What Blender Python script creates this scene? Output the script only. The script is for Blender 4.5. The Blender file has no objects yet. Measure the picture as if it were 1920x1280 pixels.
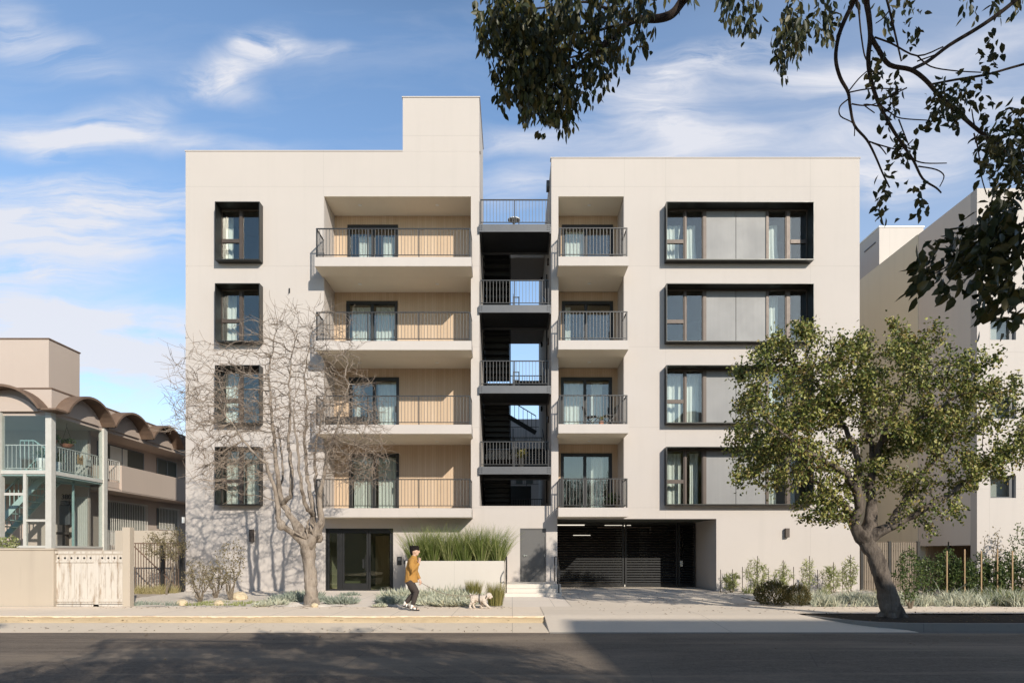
import bpy, bmesh, math, random
import numpy as np
from mathutils import Vector, Matrix
rad = math.radians
scene = bpy.context.scene
COL = scene.collection
EYE = 1.52; F = 1280.0; HX = 960.0; HY = 1038.0

def W(px, py, Y):
    """point of the place seen at pixel px,py of the photograph, Y metres in front of the camera"""
    return ((px-HX)*Y/F, Y, EYE-(py-HY)*Y/F)
def X_(px, Y): return (px-HX)*Y/F
def Z_(py, Y): return EYE-(py-HY)*Y/F

# ---------------------------------------------------------------- mesh buffer
class MB:
    def __init__(s): s.v = []; s.f = []
    def add(s, vs, fs):
        n = len(s.v); s.v += [tuple(v) for v in vs]; s.f += [tuple(i+n for i in f) for f in fs]; return s
    def box(s, x0, x1, y0, y1, z0, z1):
        if x0 > x1: x0, x1 = x1, x0
        if y0 > y1: y0, y1 = y1, y0
        if z0 > z1: z0, z1 = z1, z0
        return s.add([(x0,y0,z0),(x1,y0,z0),(x1,y1,z0),(x0,y1,z0),(x0,y0,z1),(x1,y0,z1),(x1,y1,z1),(x0,y1,z1)],
                     [(0,3,2,1),(4,5,6,7),(0,1,5,4),(1,2,6,5),(2,3,7,6),(3,0,4,7)])
    def bar(s, a, b, w, h=None, up=(0,0,1)):
        a = Vector(a); b = Vector(b); d = (b-a).normalized(); up = Vector(up)
        if abs(d.dot(up)) > .98: up = Vector((0,1,0))
        u = d.cross(up).normalized(); v = u.cross(d).normalized(); h = h or w
        u *= w/2; v *= h/2
        p = [a-u-v, a+u-v, a+u+v, a-u+v, b-u-v, b+u-v, b+u+v, b-u+v]
        return s.add(p, [(0,1,2,3),(7,6,5,4),(0,4,5,1),(1,5,6,2),(2,6,7,3),(3,7,4,0)])
    def tube(s, pts, rs, n=8, cap=True, wob=None):
        pts = [Vector(p) for p in pts]
        if not hasattr(rs, '__len__'): rs = [rs]*len(pts)
        t0 = (pts[1]-pts[0]).normalized()
        u = t0.cross(Vector((0,0,1)))
        if u.length < .1: u = t0.cross(Vector((0,1,0)))
        u.normalize(); base = len(s.v)
        for i, p in enumerate(pts):
            t = (pts[min(i+1,len(pts)-1)]-pts[max(i-1,0)])
            t = t.normalized() if t.length > 1e-9 else t0
            u = u - t*u.dot(t)
            u = u.normalized() if u.length > 1e-6 else t.orthogonal().normalized()
            w = t.cross(u)
            for k in range(n):
                a = 2*math.pi*k/n
                q = p + (u*math.cos(a)+w*math.sin(a))*(rs[i]*(1+(wob(p,a) if wob else 0))); s.v.append((q.x,q.y,q.z))
        for i in range(len(pts)-1):
            for k in range(n):
                a = base+i*n+k; b = base+i*n+(k+1)%n
                s.f.append((a,b,b+n,a+n))
        if cap:
            s.f.append(tuple(base+k for k in range(n))[::-1])
            s.f.append(tuple(base+(len(pts)-1)*n+k for k in range(n)))
        return s
    def cyl(s, a, b, r, n=12): return s.tube([a,b], r, n)
    def ell(s, c, r, rot=0.0, n=14, m=9, ry=0.0):
        base = len(s.v); ca, sa = math.cos(ry), math.sin(ry)
        for i in range(m+1):
            th = math.pi*i/m
            for k in range(n):
                ph = 2*math.pi*k/n
                x = r[0]*math.sin(th)*math.cos(ph); y = r[1]*math.sin(th)*math.sin(ph); z = r[2]*math.cos(th)
                x, z = x*ca+z*sa, -x*sa+z*ca
                s.v.append((c[0]+x, c[1]+y, c[2]+z))
        for i in range(m):
            for k in range(n):
                a = base+i*n+k; b = base+i*n+(k+1)%n
                s.f.append((a,a+n,b+n,b))
        return s
    def quad(s, a, b, c, d): return s.add([a,b,c,d], [(0,1,2,3)])
    def prism(s, poly, y0, y1):
        """polygon in x,z extruded along y"""
        n = len(poly)
        s.add([(x,y0,z) for x,z in poly]+[(x,y1,z) for x,z in poly],
              [tuple(range(n)), tuple(range(2*n-1,n-1,-1))]+[(i,i+n,(i+1)%n+n,(i+1)%n) for i in range(n)])
        return s
    def lathe(s, c, prof, n=16):
        base = len(s.v)
        for r, z in prof:
            for k in range(n):
                a = 2*math.pi*k/n; s.v.append((c[0]+r*math.cos(a), c[1]+r*math.sin(a), c[2]+z))
        for i in range(len(prof)-1):
            for k in range(n):
                a = base+i*n+k; b = base+i*n+(k+1)%n; s.f.append((a,b,b+n,a+n))
        return s

def wloc(o):
    v = Vector((0,0,0))
    while o is not None: v += o.location; o = o.parent
    return v

def tag(o, label=None, cat=None, group=None, kind=None):
    if label: o['label'] = label
    if cat: o['category'] = cat
    if group: o['group'] = group
    if kind: o['kind'] = kind
    return o

def mesh_obj(name, verts, faces, mat, parent=None, loc=None, smooth=False, sizes=None):
    """verts in world coordinates; the object's origin goes to loc (or its parent's)"""
    me = bpy.data.meshes.new(name)
    base = wloc(parent) if parent else Vector((0,0,0))
    org = Vector(loc) if loc is not None else base
    V = np.asarray(verts, dtype=np.float32).reshape(-1,3) - np.array(org, dtype=np.float32)
    if isinstance(faces, np.ndarray):
        nf, k = faces.shape
        me.vertices.add(len(V)); me.vertices.foreach_set('co', V.ravel())
        me.loops.add(nf*k); me.loops.foreach_set('vertex_index', faces.astype(np.int32).ravel())
        me.polygons.add(nf); me.polygons.foreach_set('loop_start', np.arange(0,nf*k,k,dtype=np.int32))
        me.update(calc_edges=True)
    else:
        me.from_pydata(V.tolist(), [], faces); me.update()
        bm = bmesh.new(); bm.from_mesh(me); bmesh.ops.recalc_face_normals(bm, faces=bm.faces); bm.to_mesh(me); bm.free()
    if smooth: me.polygons.foreach_set('use_smooth', [True]*len(me.polygons))
    me.materials.append(mat)
    o = bpy.data.objects.new(name, me); COL.objects.link(o)
    if parent: o.parent = parent
    o.location = org-base if parent else org
    return o

def build(mb, name, mat, parent=None, loc=None, smooth=False, bevel=0, label=None):
    o = mesh_obj(name, mb.v, mb.f, mat, parent, loc, smooth)
    if bevel:
        m = o.modifiers.new('b','BEVEL'); m.width = bevel; m.segments = 2; m.limit_method = 'ANGLE'; m.angle_limit = rad(40)
    if label: o['label'] = label
    return o

def empty(name, loc, label, cat, group=None, rz=0):
    o = bpy.data.objects.new(name, None); COL.objects.link(o); o.location = loc; o.rotation_euler.z = rz
    o.empty_display_size = .2
    return tag(o, label, cat, group)

def copy_tree(o, parent=None):
    c = o.copy(); COL.objects.link(c)
    if parent: c.parent = parent
    for ch in list(o.children): copy_tree(ch, c)
    return c

# ---------------------------------------------------------------- materials
class NT:
    def __init__(s, name):
        s.m = bpy.data.materials.new(name); s.m.use_nodes = True; s.t = s.m.node_tree; s.n = s.t.nodes; s.n.clear()
        s.out = s.n.new('ShaderNodeOutputMaterial')
    def node(s, typ, **kw):
        nd = s.n.new('ShaderNode'+typ)
        for k, v in kw.items():
            if k in nd.inputs.keys(): s.set(nd, k, v)
            else: setattr(nd, k, v)
        return nd
    def set(s, nd, k, v):
        if isinstance(v, bpy.types.NodeSocket): s.t.links.new(v, nd.inputs[k])
        else: nd.inputs[k].default_value = v
    def link(s, a, b): s.t.links.new(a, b)
    def math(s, op, a, b=None, c=None):
        nd = s.n.new('ShaderNodeMath'); nd.operation = op
        for i, v in enumerate((a,b,c)):
            if v is None: continue
            if isinstance(v, bpy.types.NodeSocket): s.t.links.new(v, nd.inputs[i])
            else: nd.inputs[i].default_value = v
        return nd.outputs[0]
    def mix(s, fac, a, b, blend='MIX'):
        nd = s.n.new('ShaderNodeMix'); nd.data_type = 'RGBA'; nd.blend_type = blend
        for i, v in ((0,fac),(6,a),(7,b)):
            if isinstance(v, bpy.types.NodeSocket): s.t.links.new(v, nd.inputs[i])
            else: nd.inputs[i].default_value = v if i == 0 else (*v[:3],1)
        return nd.outputs[2]
    def noise(s, scale, detail=3, rough=.55, vec=None, stretch=None, dist=0):
        nd = s.n.new('ShaderNodeTexNoise'); nd.inputs['Scale'].default_value = scale
        nd.inputs['Detail'].default_value = detail; nd.inputs['Roughness'].default_value = rough; nd.inputs['Distortion'].default_value = dist
        v = vec or s.obj()
        if stretch:
            mp = s.n.new('ShaderNodeMapping'); mp.inputs['Scale'].default_value = stretch; s.link(v, mp.inputs['Vector']); v = mp.outputs[0]
        s.link(v, nd.inputs['Vector']); return nd.outputs['Fac']
    def obj(s):
        if not hasattr(s,'_tc'): s._tc = s.n.new('ShaderNodeTexCoord')
        return s._tc.outputs['Object']
    def ramp(s, fac, stops):
        nd = s.n.new('ShaderNodeValToRGB'); el = nd.color_ramp.elements
        while len(el) < len(stops): el.new(.5)
        for e, (p, c) in zip(el, stops):
            e.position = p; e.color = (*c,1) if hasattr(c,'__len__') else (c,c,c,1)
        s.link(fac, nd.inputs[0]); return nd.outputs[0]
    def bump(s, h, strength=.3, dist=.02, normal=None):
        nd = s.n.new('ShaderNodeBump'); nd.inputs['Strength'].default_value = strength; nd.inputs['Distance'].default_value = dist
        s.link(h, nd.inputs['Height'])
        if normal: s.link(normal, nd.inputs['Normal'])
        return nd.outputs[0]
    def finish(s, color, rough=.8, metal=0., normal=None, spec=.5, **kw):
        b = s.n.new('ShaderNodeBsdfPrincipled')
        for k, v in (('Base Color', color),('Roughness', rough),('Metallic', metal),('Specular IOR Level', spec)):
            if isinstance(v, bpy.types.NodeSocket): s.link(v, b.inputs[k])
            else: b.inputs[k].default_value = (*v[:3],1) if k == 'Base Color' else v
        if normal: s.link(normal, b.inputs['Normal'])
        s.link(b.outputs[0], s.out.inputs[0]); return s.m

def plain(name, col, rough=.6, metal=0., var=.12, scale=6., bump=.0, bscale=60., spec=.4):
    t = NT(name); n = t.noise(scale, 4)
    c = t.mix(n, [x*(1-var) for x in col], [min(1,x*(1+var)) for x in col])
    nm = t.bump(t.noise(bscale, 2), bump, .01) if bump else None
    r = t.ramp(t.noise(scale*2, 3), [(0,max(0,rough-.08)),(1,min(1,rough+.08))])
    return t.finish(c, r, metal, nm, spec)

def stucco(name, col, hz=(), vx=(), vmax=99, tone=.055, streak=.09):
    t = NT(name); o = t.obj()
    sep = t.n.new('ShaderNodeSeparateXYZ'); t.link(o, sep.inputs[0])
    big = t.noise(.35, 4, .6); fine = t.noise(55, 3, .7); mid = t.noise(4, 4, .6)
    c = t.mix(big, [x*(1-tone) for x in col], [x*(1+tone) for x in col])
    c = t.mix(t.math('MULTIPLY', mid, .12), c, [x*.86 for x in col])
    st = t.noise(1.0, 4, .6, stretch=(2.4,2.4,.16))
    c = t.mix(t.math('MULTIPLY', t.math('GREATER_THAN', st, 2) if streak == 0 else t.ramp(st, [(.52,0),(.75,1)]), streak*2), c, [x*.8 for x in col])
    line = None
    for z in hz:
        m = t.math('COMPARE', sep.outputs[2], z, .011); line = m if line is None else t.math('MAXIMUM', line, m)
    for x in vx:
        m = t.math('COMPARE', sep.outputs[0], x, .009); line = m if line is None else t.math('MAXIMUM', line, m)
    h = t.math('MULTIPLY', fine, .35)
    if line is not None:
        c = t.mix(t.math('MULTIPLY', line, .20), c, [x*.45 for x in col])
        h = t.math('SUBTRACT', h, t.math('MULTIPLY', line, 1.0))
    return t.finish(c, .9, 0, t.bump(h, .35, .006), .2)

M = {}
M['stucco'] = stucco('cream_stucco', (.475,.427,.387), hz=(15.42,12.41,9.36,6.31,3.27), vx=(5.82,4.26,11.3,-7.14))
M['soffit'] = stucco('soffit_bounce_tint', (.74,.67,.54))  # lighter, warmer than the walls: bounced light put into the underside colour
M['tower_stucco'] = stucco('cream_stucco_tower', (.475,.427,.387), hz=(17.35,))
M['slab_stucco'] = stucco('cream_stucco_slab', (.485,.437,.397))
M['planter'] = stucco('planter_plaster', (.53,.485,.43), vx=(-.01,), streak=.06)
M['pink'] = stucco('pinkish_stucco', (.47,.385,.325), tone=.06, streak=.1)
M['pink_wall'] = stucco('weathered_wall_plaster', (.44,.375,.30), tone=.1, streak=.22)
M['greystucco'] = stucco('grey_stucco', (.50,.452,.41), hz=(12.9,10.5,8.9,7.2,5.6,3.9), vx=(.45,), tone=.03)
M['olive'] = stucco('olive_plaster', (.74,.65,.49), tone=.07, streak=.15)
M['taupe'] = stucco('taupe_plaster', (.66,.58,.505), tone=.04)
M['dark'] = plain('dark_bronze_metal', (.035,.033,.03), .42, .3, .15, 3)
M['black'] = plain('black_metal', (.018,.018,.018), .45, .2, .15, 3)
M['bay'] = plain('black_bay_metal', (.032,.032,.029), .38, .4, .15, 2)
M['bronze'] = plain('bronze_window_metal', (.085,.067,.056), .45, .25, .15, 3, spec=.25)
M['gate'] = plain('black_gate_slats', (.008,.008,.008), .5, .0, .2, 3, spec=.2)
M['rail'] = plain('grey_painted_rail', (.05,.048,.046), .38, .5, .12, 4)
M['picket'] = plain('grey_painted_pickets', (.13,.12,.11), .38, .3, .12, 4)
M['steel'] = plain('grey_steel_channel', (.105,.105,.108), .45, .3, .12, 3)
M['white_metal'] = plain('white_painted_metal', (.50,.48,.43), .5, 0, .12, 6)
M['turq'] = plain('pale_turquoise_paint', (.27,.38,.35), .55, 0, .15, 8)
M['white'] = plain('white_plastic', (.75,.74,.7), .5)
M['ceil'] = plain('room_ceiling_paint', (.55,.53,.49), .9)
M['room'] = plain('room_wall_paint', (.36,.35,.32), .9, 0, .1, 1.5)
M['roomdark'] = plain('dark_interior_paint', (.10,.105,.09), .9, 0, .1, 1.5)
M['roomfloor'] = plain('room_floor_boards', (.25,.2,.15), .6)
M['brown'] = plain('brown_painted_trim', (.15,.098,.068), .85, 0, .35, 3)
M['chrome'] = plain('brushed_steel', (.6,.6,.6), .25, 1.)
M['servicedoor'] = plain('grey_door_paint', (.105,.10,.095), .5, 0, .08, 2)
M['concrete'] = plain('pale_concrete_steps', (.60,.54,.47), .9, 0, .1, 2.5, .2)
M['terracotta'] = plain('terracotta_pot', (.35,.15,.09), .8)
M['soil'] = plain('planting_soil', (.06,.045,.035), .95, 0, .4, 9, .8, 25)
M['rock'] = plain('tan_rock', (.52,.42,.28), .9, 0, .25, 6, .6, 14)
M['stake'] = plain('wooden_stake', (.36,.24,.13), .8, 0, .2, 9)
M['darkstake'] = plain('dark_stake', (.10,.08,.06), .8)

def panel_metal():
    t = NT('silver_metal_panel'); o = t.obj()
    st = t.noise(1., 5, .6, stretch=(9,1,.35)); cl = t.noise(.9, 3)
    c = t.mix(st, (.185,.18,.175), (.225,.22,.212))
    r = t.ramp(cl, [(.3,.5),(.7,.62)])
    return t.finish(c, r, .10, None, .35)
M['panel'] = panel_metal()

def wood_clad():
    t = NT('vertical_wood_cladding'); o = t.obj()
    sep = t.n.new('ShaderNodeSeparateXYZ'); t.link(o, sep.inputs[0])
    k = t.math('DIVIDE', sep.outputs[0], .095); fl = t.math('FLOOR', k); fr = t.math('SUBTRACT', k, fl)
    wn = t.n.new('ShaderNodeTexWhiteNoise'); wn.noise_dimensions = '1D'; t.link(fl, wn.inputs['W'])
    grain = t.noise(3., 6, .65, stretch=(14,3,.8))
    c = t.mix(grain, (.47,.345,.235), (.58,.44,.31))
    c = t.mix(t.math('MULTIPLY', wn.outputs[0], .35), c, (.37,.245,.14))
    g = t.math('LESS_THAN', fr, .07)
    c = t.mix(t.math('MULTIPLY', g, .5), c, (.2,.13,.08))
    return t.finish(c, .7, 0, t.bump(t.math('SUBTRACT', 1, g), .5, .01), .3)
M['wood'] = wood_clad()

def glass(name, tint, base=.06, gain=1.0, ior=1.5):
    t = NT(name)
    g = t.n.new('ShaderNodeNewGeometry'); dp = t.n.new('ShaderNodeVectorMath'); dp.operation = 'DOT_PRODUCT'
    t.link(g.outputs['Incoming'], dp.inputs[0]); t.link(g.outputs['Normal'], dp.inputs[1])
    q = t.math('POWER', t.math('SUBTRACT', 1., t.math('ABSOLUTE', dp.outputs['Value'])), 5.)
    fac = t.math('MINIMUM', t.math('MULTIPLY_ADD', q, .8*gain, base*.6+.02), 1.)
    tr = t.node('BsdfTransparent', Color=(*tint,1)); gl = t.node('BsdfGlossy', Roughness=.012, Color=(.95,.92,.84,1))
    n = t.noise(.8, 2, .5); bp = t.bump(n, .05, .05); t.link(bp, gl.inputs['Normal'])
    mx = t.n.new('ShaderNodeMixShader'); t.link(fac, mx.inputs[0]); t.link(tr.outputs[0], mx.inputs[1]); t.link(gl.outputs[0], mx.inputs[2])
    t.link(mx.outputs[0], t.out.inputs[0]); return t.m
M['glass'] = glass('window_glass', (.93,.96,.95), .09, 1.3)
M['doorglass'] = glass('sliding_door_glass', (.90,.93,.92), .09, 1.2)
M['lobbyglass'] = glass('lobby_door_glass', (.80,.83,.74), .06, 1.2)
M['porchglass'] = glass('porch_screen_glass', (.92,.95,.95), .05, .8)

def curtain_mat():
    t = NT('white_curtain_cloth'); n = t.noise(5, 3)
    c = t.mix(n, (.74,.74,.68), (.82,.82,.76))
    d = t.node('BsdfDiffuse', Color=c); tl = t.node('BsdfTranslucent', Color=c)
    mx = t.n.new('ShaderNodeMixShader'); mx.inputs[0].default_value = .25
    t.link(d.outputs[0], mx.inputs[1]); t.link(tl.outputs[0], mx.inputs[2]); t.link(mx.outputs[0], t.out.inputs[0]); return t.m
M['curtain'] = curtain_mat()

def leaf_mat(name, cols, trans=.35, rough=.5, spec=.25, scale=.7):
    """colour differs leaf by leaf; a broad noise makes greener and yellower sprays"""
    t = NT(name); g = t.n.new('ShaderNodeNewGeometry')
    n = t.noise(scale, 3)
    k = t.math('ADD', t.math('MULTIPLY', g.outputs['Random Per Island'], .7), t.math('MULTIPLY', n, .5))
    c = t.ramp(k, [(.15+.8*i/(len(cols)-1), cc) for i, cc in enumerate(cols)])
    b = t.n.new('ShaderNodeBsdfPrincipled'); t.link(c, b.inputs['Base Color']); b.inputs['Roughness'].default_value = rough; b.inputs['Specular IOR Level'].default_value = spec
    tl = t.n.new('ShaderNodeBsdfTranslucent'); t.link(c, tl.inputs['Color'])
    mx = t.n.new('ShaderNodeMixShader'); mx.inputs[0].default_value = trans
    t.link(b.outputs[0], mx.inputs[1]); t.link(tl.outputs[0], mx.inputs[2]); t.link(mx.outputs[0], t.out.inputs[0]); return t.m
M['leaf'] = leaf_mat('street_tree_leaf', [(.03,.045,.010),(.075,.10,.02),(.155,.175,.036),(.34,.325,.09),(.22,.15,.05)], .16, .42, .35)
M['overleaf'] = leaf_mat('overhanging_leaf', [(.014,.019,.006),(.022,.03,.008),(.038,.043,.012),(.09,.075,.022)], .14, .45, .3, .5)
M['silver'] = leaf_mat('silver_succulent_leaf', [(.24,.26,.19),(.38,.40,.30),(.50,.50,.39),(.58,.54,.38)], .1, .7)
M['bluegrey'] = leaf_mat('blue_grey_leaf', [(.16,.19,.15),(.26,.29,.235),(.38,.40,.32)], .1, .7)
M['grass'] = leaf_mat('fountain_grass_blade', [(.08,.115,.025),(.14,.19,.045),(.24,.28,.085),(.42,.40,.19)], .35, .6, .2, 1.5)
M['rush'] = leaf_mat('golden_rush_blade', [(.13,.13,.04),(.22,.21,.07),(.33,.27,.10)], .25, .6, .2, 2)
M['brownbush'] = leaf_mat('brown_green_bush_leaf', [(.05,.06,.02),(.10,.09,.035),(.17,.13,.05)], .2, .6, .2, 2)
M['hedge'] = leaf_mat('dark_hedge_leaf', [(.035,.06,.018),(.06,.095,.025),(.10,.14,.04),(.18,.21,.07)], .3, .4, .4, 1.2)
M['olivebush'] = leaf_mat('dry_shrub_leaf', [(.13,.11,.05),(.21,.175,.085),(.29,.235,.14)], .3, .6, .2, 2)
M['young'] = leaf_mat('young_shrub_leaf', [(.15,.18,.05),(.28,.31,.11),(.46,.46,.22)], .35, .5, .3, 2)
M['drygrass'] = leaf_mat('dry_grass_blade', [(.30,.27,.10),(.42,.36,.16),(.50,.42,.24)], .3, .7, .2, 2)

def bark(name, a, b, scale=5, stretch=(3,3,.6)):
    t = NT(name); n = t.noise(scale, 6, .65, stretch=stretch); n2 = t.noise(1.3, 4)
    c = t.mix(n, a, b); c = t.mix(t.math('MULTIPLY', n2, .5), c, [x*.6 for x in a])
    blot = t.noise(2.6, 5, .7, stretch=(1,1,.5)); c = t.mix(t.ramp(blot,[(.52,0),(.62,.75)]), c, [x*.55 for x in a])
    fis = t.noise(scale*2.2, 5, .75, stretch=(2.5,2.5,.35)); c = t.mix(t.ramp(fis,[(.56,0),(.66,.6)]), c, [x*.4 for x in a])
    return t.finish(c, .9, 0, t.bump(fis, .7, .04, t.bump(n, .6, .03)), .2)
M['palebark'] = bark('pale_bare_bark', (.17,.13,.10), (.54,.46,.375), 5)
M['bark'] = bark('grey_brown_bark', (.06,.046,.038), (.30,.245,.195), 7)
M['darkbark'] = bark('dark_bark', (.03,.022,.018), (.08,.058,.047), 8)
M['baretwig'] = bark('bare_twig_bark', (.24,.18,.135), (.46,.37,.29), 9)
M['twig'] = bark('shrub_twig', (.17,.13,.09), (.30,.25,.19), 9)

def asphalt():
    t = NT('worn_asphalt'); o = t.obj()
    fine = t.math('ADD', t.math('MULTIPLY', t.noise(28, 4, .85), .6), t.math('MULTIPLY', t.noise(11, 5, .8, stretch=(.6,1.3,1)), .4)); fine = t.ramp(fine, [(.36,0),(.62,1)]); mid = t.noise(6, 5, .65, stretch=(.5,1.6,1)); big = t.noise(.35, 4, .6, stretch=(.35,1,1))
    c = t.mix(fine, (.055,.042,.034), (.25,.198,.152)); c = t.mix(t.math('MULTIPLY', mid, .55), c, (.16,.128,.10))
    c = t.mix(t.ramp(big, [(.45,0),(.66,.65)]), c, (.36,.285,.21))
    wv = t.noise(1.4, 3, .5, stretch=(.08,1.9,1)); c = t.mix(t.ramp(wv, [(.55,0),(.72,.45)]), c, (.36,.285,.21))
    cr = t.n.new('ShaderNodeTexVoronoi'); cr.feature = 'DISTANCE_TO_EDGE'; cr.inputs['Scale'].default_value = .45; t.link(o, cr.inputs['Vector'])
    ck = t.math('LESS_THAN', cr.outputs['Distance'], .0025)
    c = t.mix(t.math('MULTIPLY', ck, .35), c, (.07,.055,.045))
    return t.finish(c, .88, 0, t.bump(fine, .6, .012), .3)
M['asphalt'] = asphalt()

def paving(name, col, jx=(), jy=(), step=None, tone=.1):
    t = NT(name); o = t.obj(); sep = t.n.new('ShaderNodeSeparateXYZ'); t.link(o, sep.inputs[0])
    big = t.noise(.7, 5, .6); fine = t.noise(70, 3, .7); sp = t.noise(9, 4, .7)
    c = t.mix(big, [x*(1-tone) for x in col], [x*(1+tone) for x in col])
    c = t.mix(t.ramp(sp, [(.55,0),(.8,.35)]), c, [x*.6 for x in col]); c = t.mix(t.math('MULTIPLY', fine, .2), c, [x*.8 for x in col])
    line = None
    if step:
        k = t.math('DIVIDE', sep.outputs[0], step); fr = t.math('SUBTRACT', k, t.math('FLOOR', k)); line = t.math('LESS_THAN', fr, .016/step)
    for x in jx:
        m = t.math('COMPARE', sep.outputs[0], x, .008); line = m if line is None else t.math('MAXIMUM', line, m)
    for y in jy:
        m = t.math('COMPARE', sep.outputs[1], y, .012); line = m if line is None else t.math('MAXIMUM', line, m)
    h = fine
    if line is not None:
        c = t.mix(t.math('MULTIPLY', line, .6), c, [x*.4 for x in col]); h = t.math('SUBTRACT', fine, line)
    return t.finish(c, .92, 0, t.bump(h, .3, .01), .2)
M['sidewalk'] = paving('pale_sidewalk_concrete', (.80,.67,.53), step=1.5)
M['gutter'] = paving('gutter_concrete', (.74,.62,.48), step=3.05, tone=.12)
M['drive'] = paving('driveway_concrete', (.70,.60,.49), jy=(18.2,21.6), jx=(4.7,))
M['court'] = paving('forecourt_concrete', (.76,.66,.56), step=1.22, jy=(21.4,))
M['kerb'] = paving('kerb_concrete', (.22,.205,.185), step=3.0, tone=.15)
M['base_ground'] = plain('far_ground', (.30,.27,.22), .95, 0, .15, .5)

def dirt(name, a, b, scale=3.):
    t = NT(name); n = t.noise(scale, 6, .7); f = t.noise(45, 3, .7)
    c = t.mix(n, a, b); c = t.mix(t.ramp(f, [(.55,0),(.72,.6)]), c, [x*.55 for x in a])
    return t.finish(c, .95, 0, t.bump(f, .8, .02), .1)
M['tan_dirt'] = dirt('tan_packed_dirt', (.60,.43,.24), (.78,.60,.38), 2.2)
M['dark_dirt'] = dirt('dark_mulch', (.035,.027,.021), (.075,.06,.046))
M['gravel'] = dirt('pale_gravel', (.50,.43,.36), (.74,.67,.58), 14.)
M['yard'] = dirt('yard_soil', (.36,.29,.22), (.50,.43,.35), 4.)

def emit(name, col, s):
    t = NT(name); e = t.node('Emission', Strength=s); e.inputs['Color'].default_value = (*col,1); t.link(e.outputs[0], t.out.inputs[0]); return t.m
M['lamp'] = emit('lit_tube', (1,.90,.74), 1.1)
# ================================================================ sky, sun, camera
SUN = Vector((.53,-1.0,.53)).normalized()          # towards the sun
wd = bpy.data.worlds.new('World'); scene.world = wd; wd.use_nodes = True
nt = wd.node_tree; nt.nodes.clear()
class WN(NT):
    def __init__(s): s.t = nt; s.n = nt.nodes
w = WN()
sky = w.n.new('ShaderNodeTexSky'); sky.sky_type = 'NISHITA'; sky.sun_disc = False
sky.sun_elevation = math.asin(SUN.z); sky.sun_rotation = math.atan2(SUN.x, SUN.y)
sky.air_density = 1.0; sky.dust_density = .3; sky.ozone_density = 2.2; sky.altitude = 50
tc = w.n.new('ShaderNodeTexCoord'); d = tc.outputs['Generated']
sp = w.n.new('ShaderNodeSeparateXYZ'); w.link(d, sp.inputs[0])
# direction coordinates: where the ray meets a flat cloud layer, plus bearing and slope for the single wisps
yy = w.math('MAXIMUM', sp.outputs[1], .05); zz = w.math('MAXIMUM', sp.outputs[2], .02)
bx = w.math('DIVIDE', sp.outputs[0], yy); bz = w.math('DIVIDE', sp.outputs[2], yy)
cb = w.n.new('ShaderNodeCombineXYZ'); w.link(bx, cb.inputs[0]); w.link(bz, cb.inputs[1])
B = cb.outputs[0]
wob = w.n.new('ShaderNodeTexNoise'); wob.inputs['Scale'].default_value = 3.2; wob.inputs['Detail'].default_value = 5; w.link(B, wob.inputs['Vector'])
def vmath(op, a, b):
    nd = w.n.new('ShaderNodeVectorMath'); nd.operation = op
    for i, v in enumerate((a,b)):
        if isinstance(v, bpy.types.NodeSocket): w.link(v, nd.inputs[i])
        else: nd.inputs[i].default_value = v
    return nd.outputs[0]
wv = vmath('MULTIPLY', vmath('SUBTRACT', wob.outputs['Color'], (.5,.5,.5)), (.22,.10,0))
BW = vmath('ADD', B, wv)
def cn(scale, stretch, rot, off, detail=9, rough=.6, dist=.5):
    mp = w.n.new('ShaderNodeMapping'); mp.inputs['Scale'].default_value = stretch; mp.inputs['Rotation'].default_value = (0,0,rot); mp.inputs['Location'].default_value = off
    w.link(BW, mp.inputs[0]); n = w.n.new('ShaderNodeTexNoise'); n.inputs['Scale'].default_value = scale; n.inputs['Detail'].default_value = detail
    n.inputs['Roughness'].default_value = rough; n.inputs['Distortion'].default_value = dist; w.link(mp.outputs[0], n.inputs['Vector']); return n.outputs['Fac']
s1 = cn(2.2, (1.0,5.5,1), rad(-6), (3.1,.4,0)); s2 = cn(5.0, (1.0,3.2,1), rad(-24), (1.3,5.,0), 8, .62, 1.2); s3 = cn(9., (1.,6.,1), rad(-4), (7,2,0), 8, .65, .6)
def blob(px, py, rx, ry, ang=0):
    """soft region of sky round one bearing"""
    cx = (px-HX)/F; cz = (HY-py)/F
    mp = w.n.new('ShaderNodeMapping'); mp.vector_type = 'TEXTURE'
    mp.inputs['Location'].default_value = (cx,cz,0); mp.inputs['Rotation'].default_value = (0,0,rad(ang)); mp.inputs['Scale'].default_value = (rx/F,ry/F,1)
    w.link(BW, mp.inputs[0]); ln = w.n.new('ShaderNodeVectorMath'); ln.operation = 'LENGTH'; w.link(mp.outputs[0], ln.inputs[0])
    mr = w.n.new('ShaderNodeMapRange'); mr.interpolation_type = 'SMOOTHSTEP'; mr.inputs['From Min'].default_value = 1.0; mr.inputs['From Max'].default_value = 0.0
    w.link(ln.outputs['Value'], mr.inputs['Value']); return mr.outputs[0]
tot = None
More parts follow.
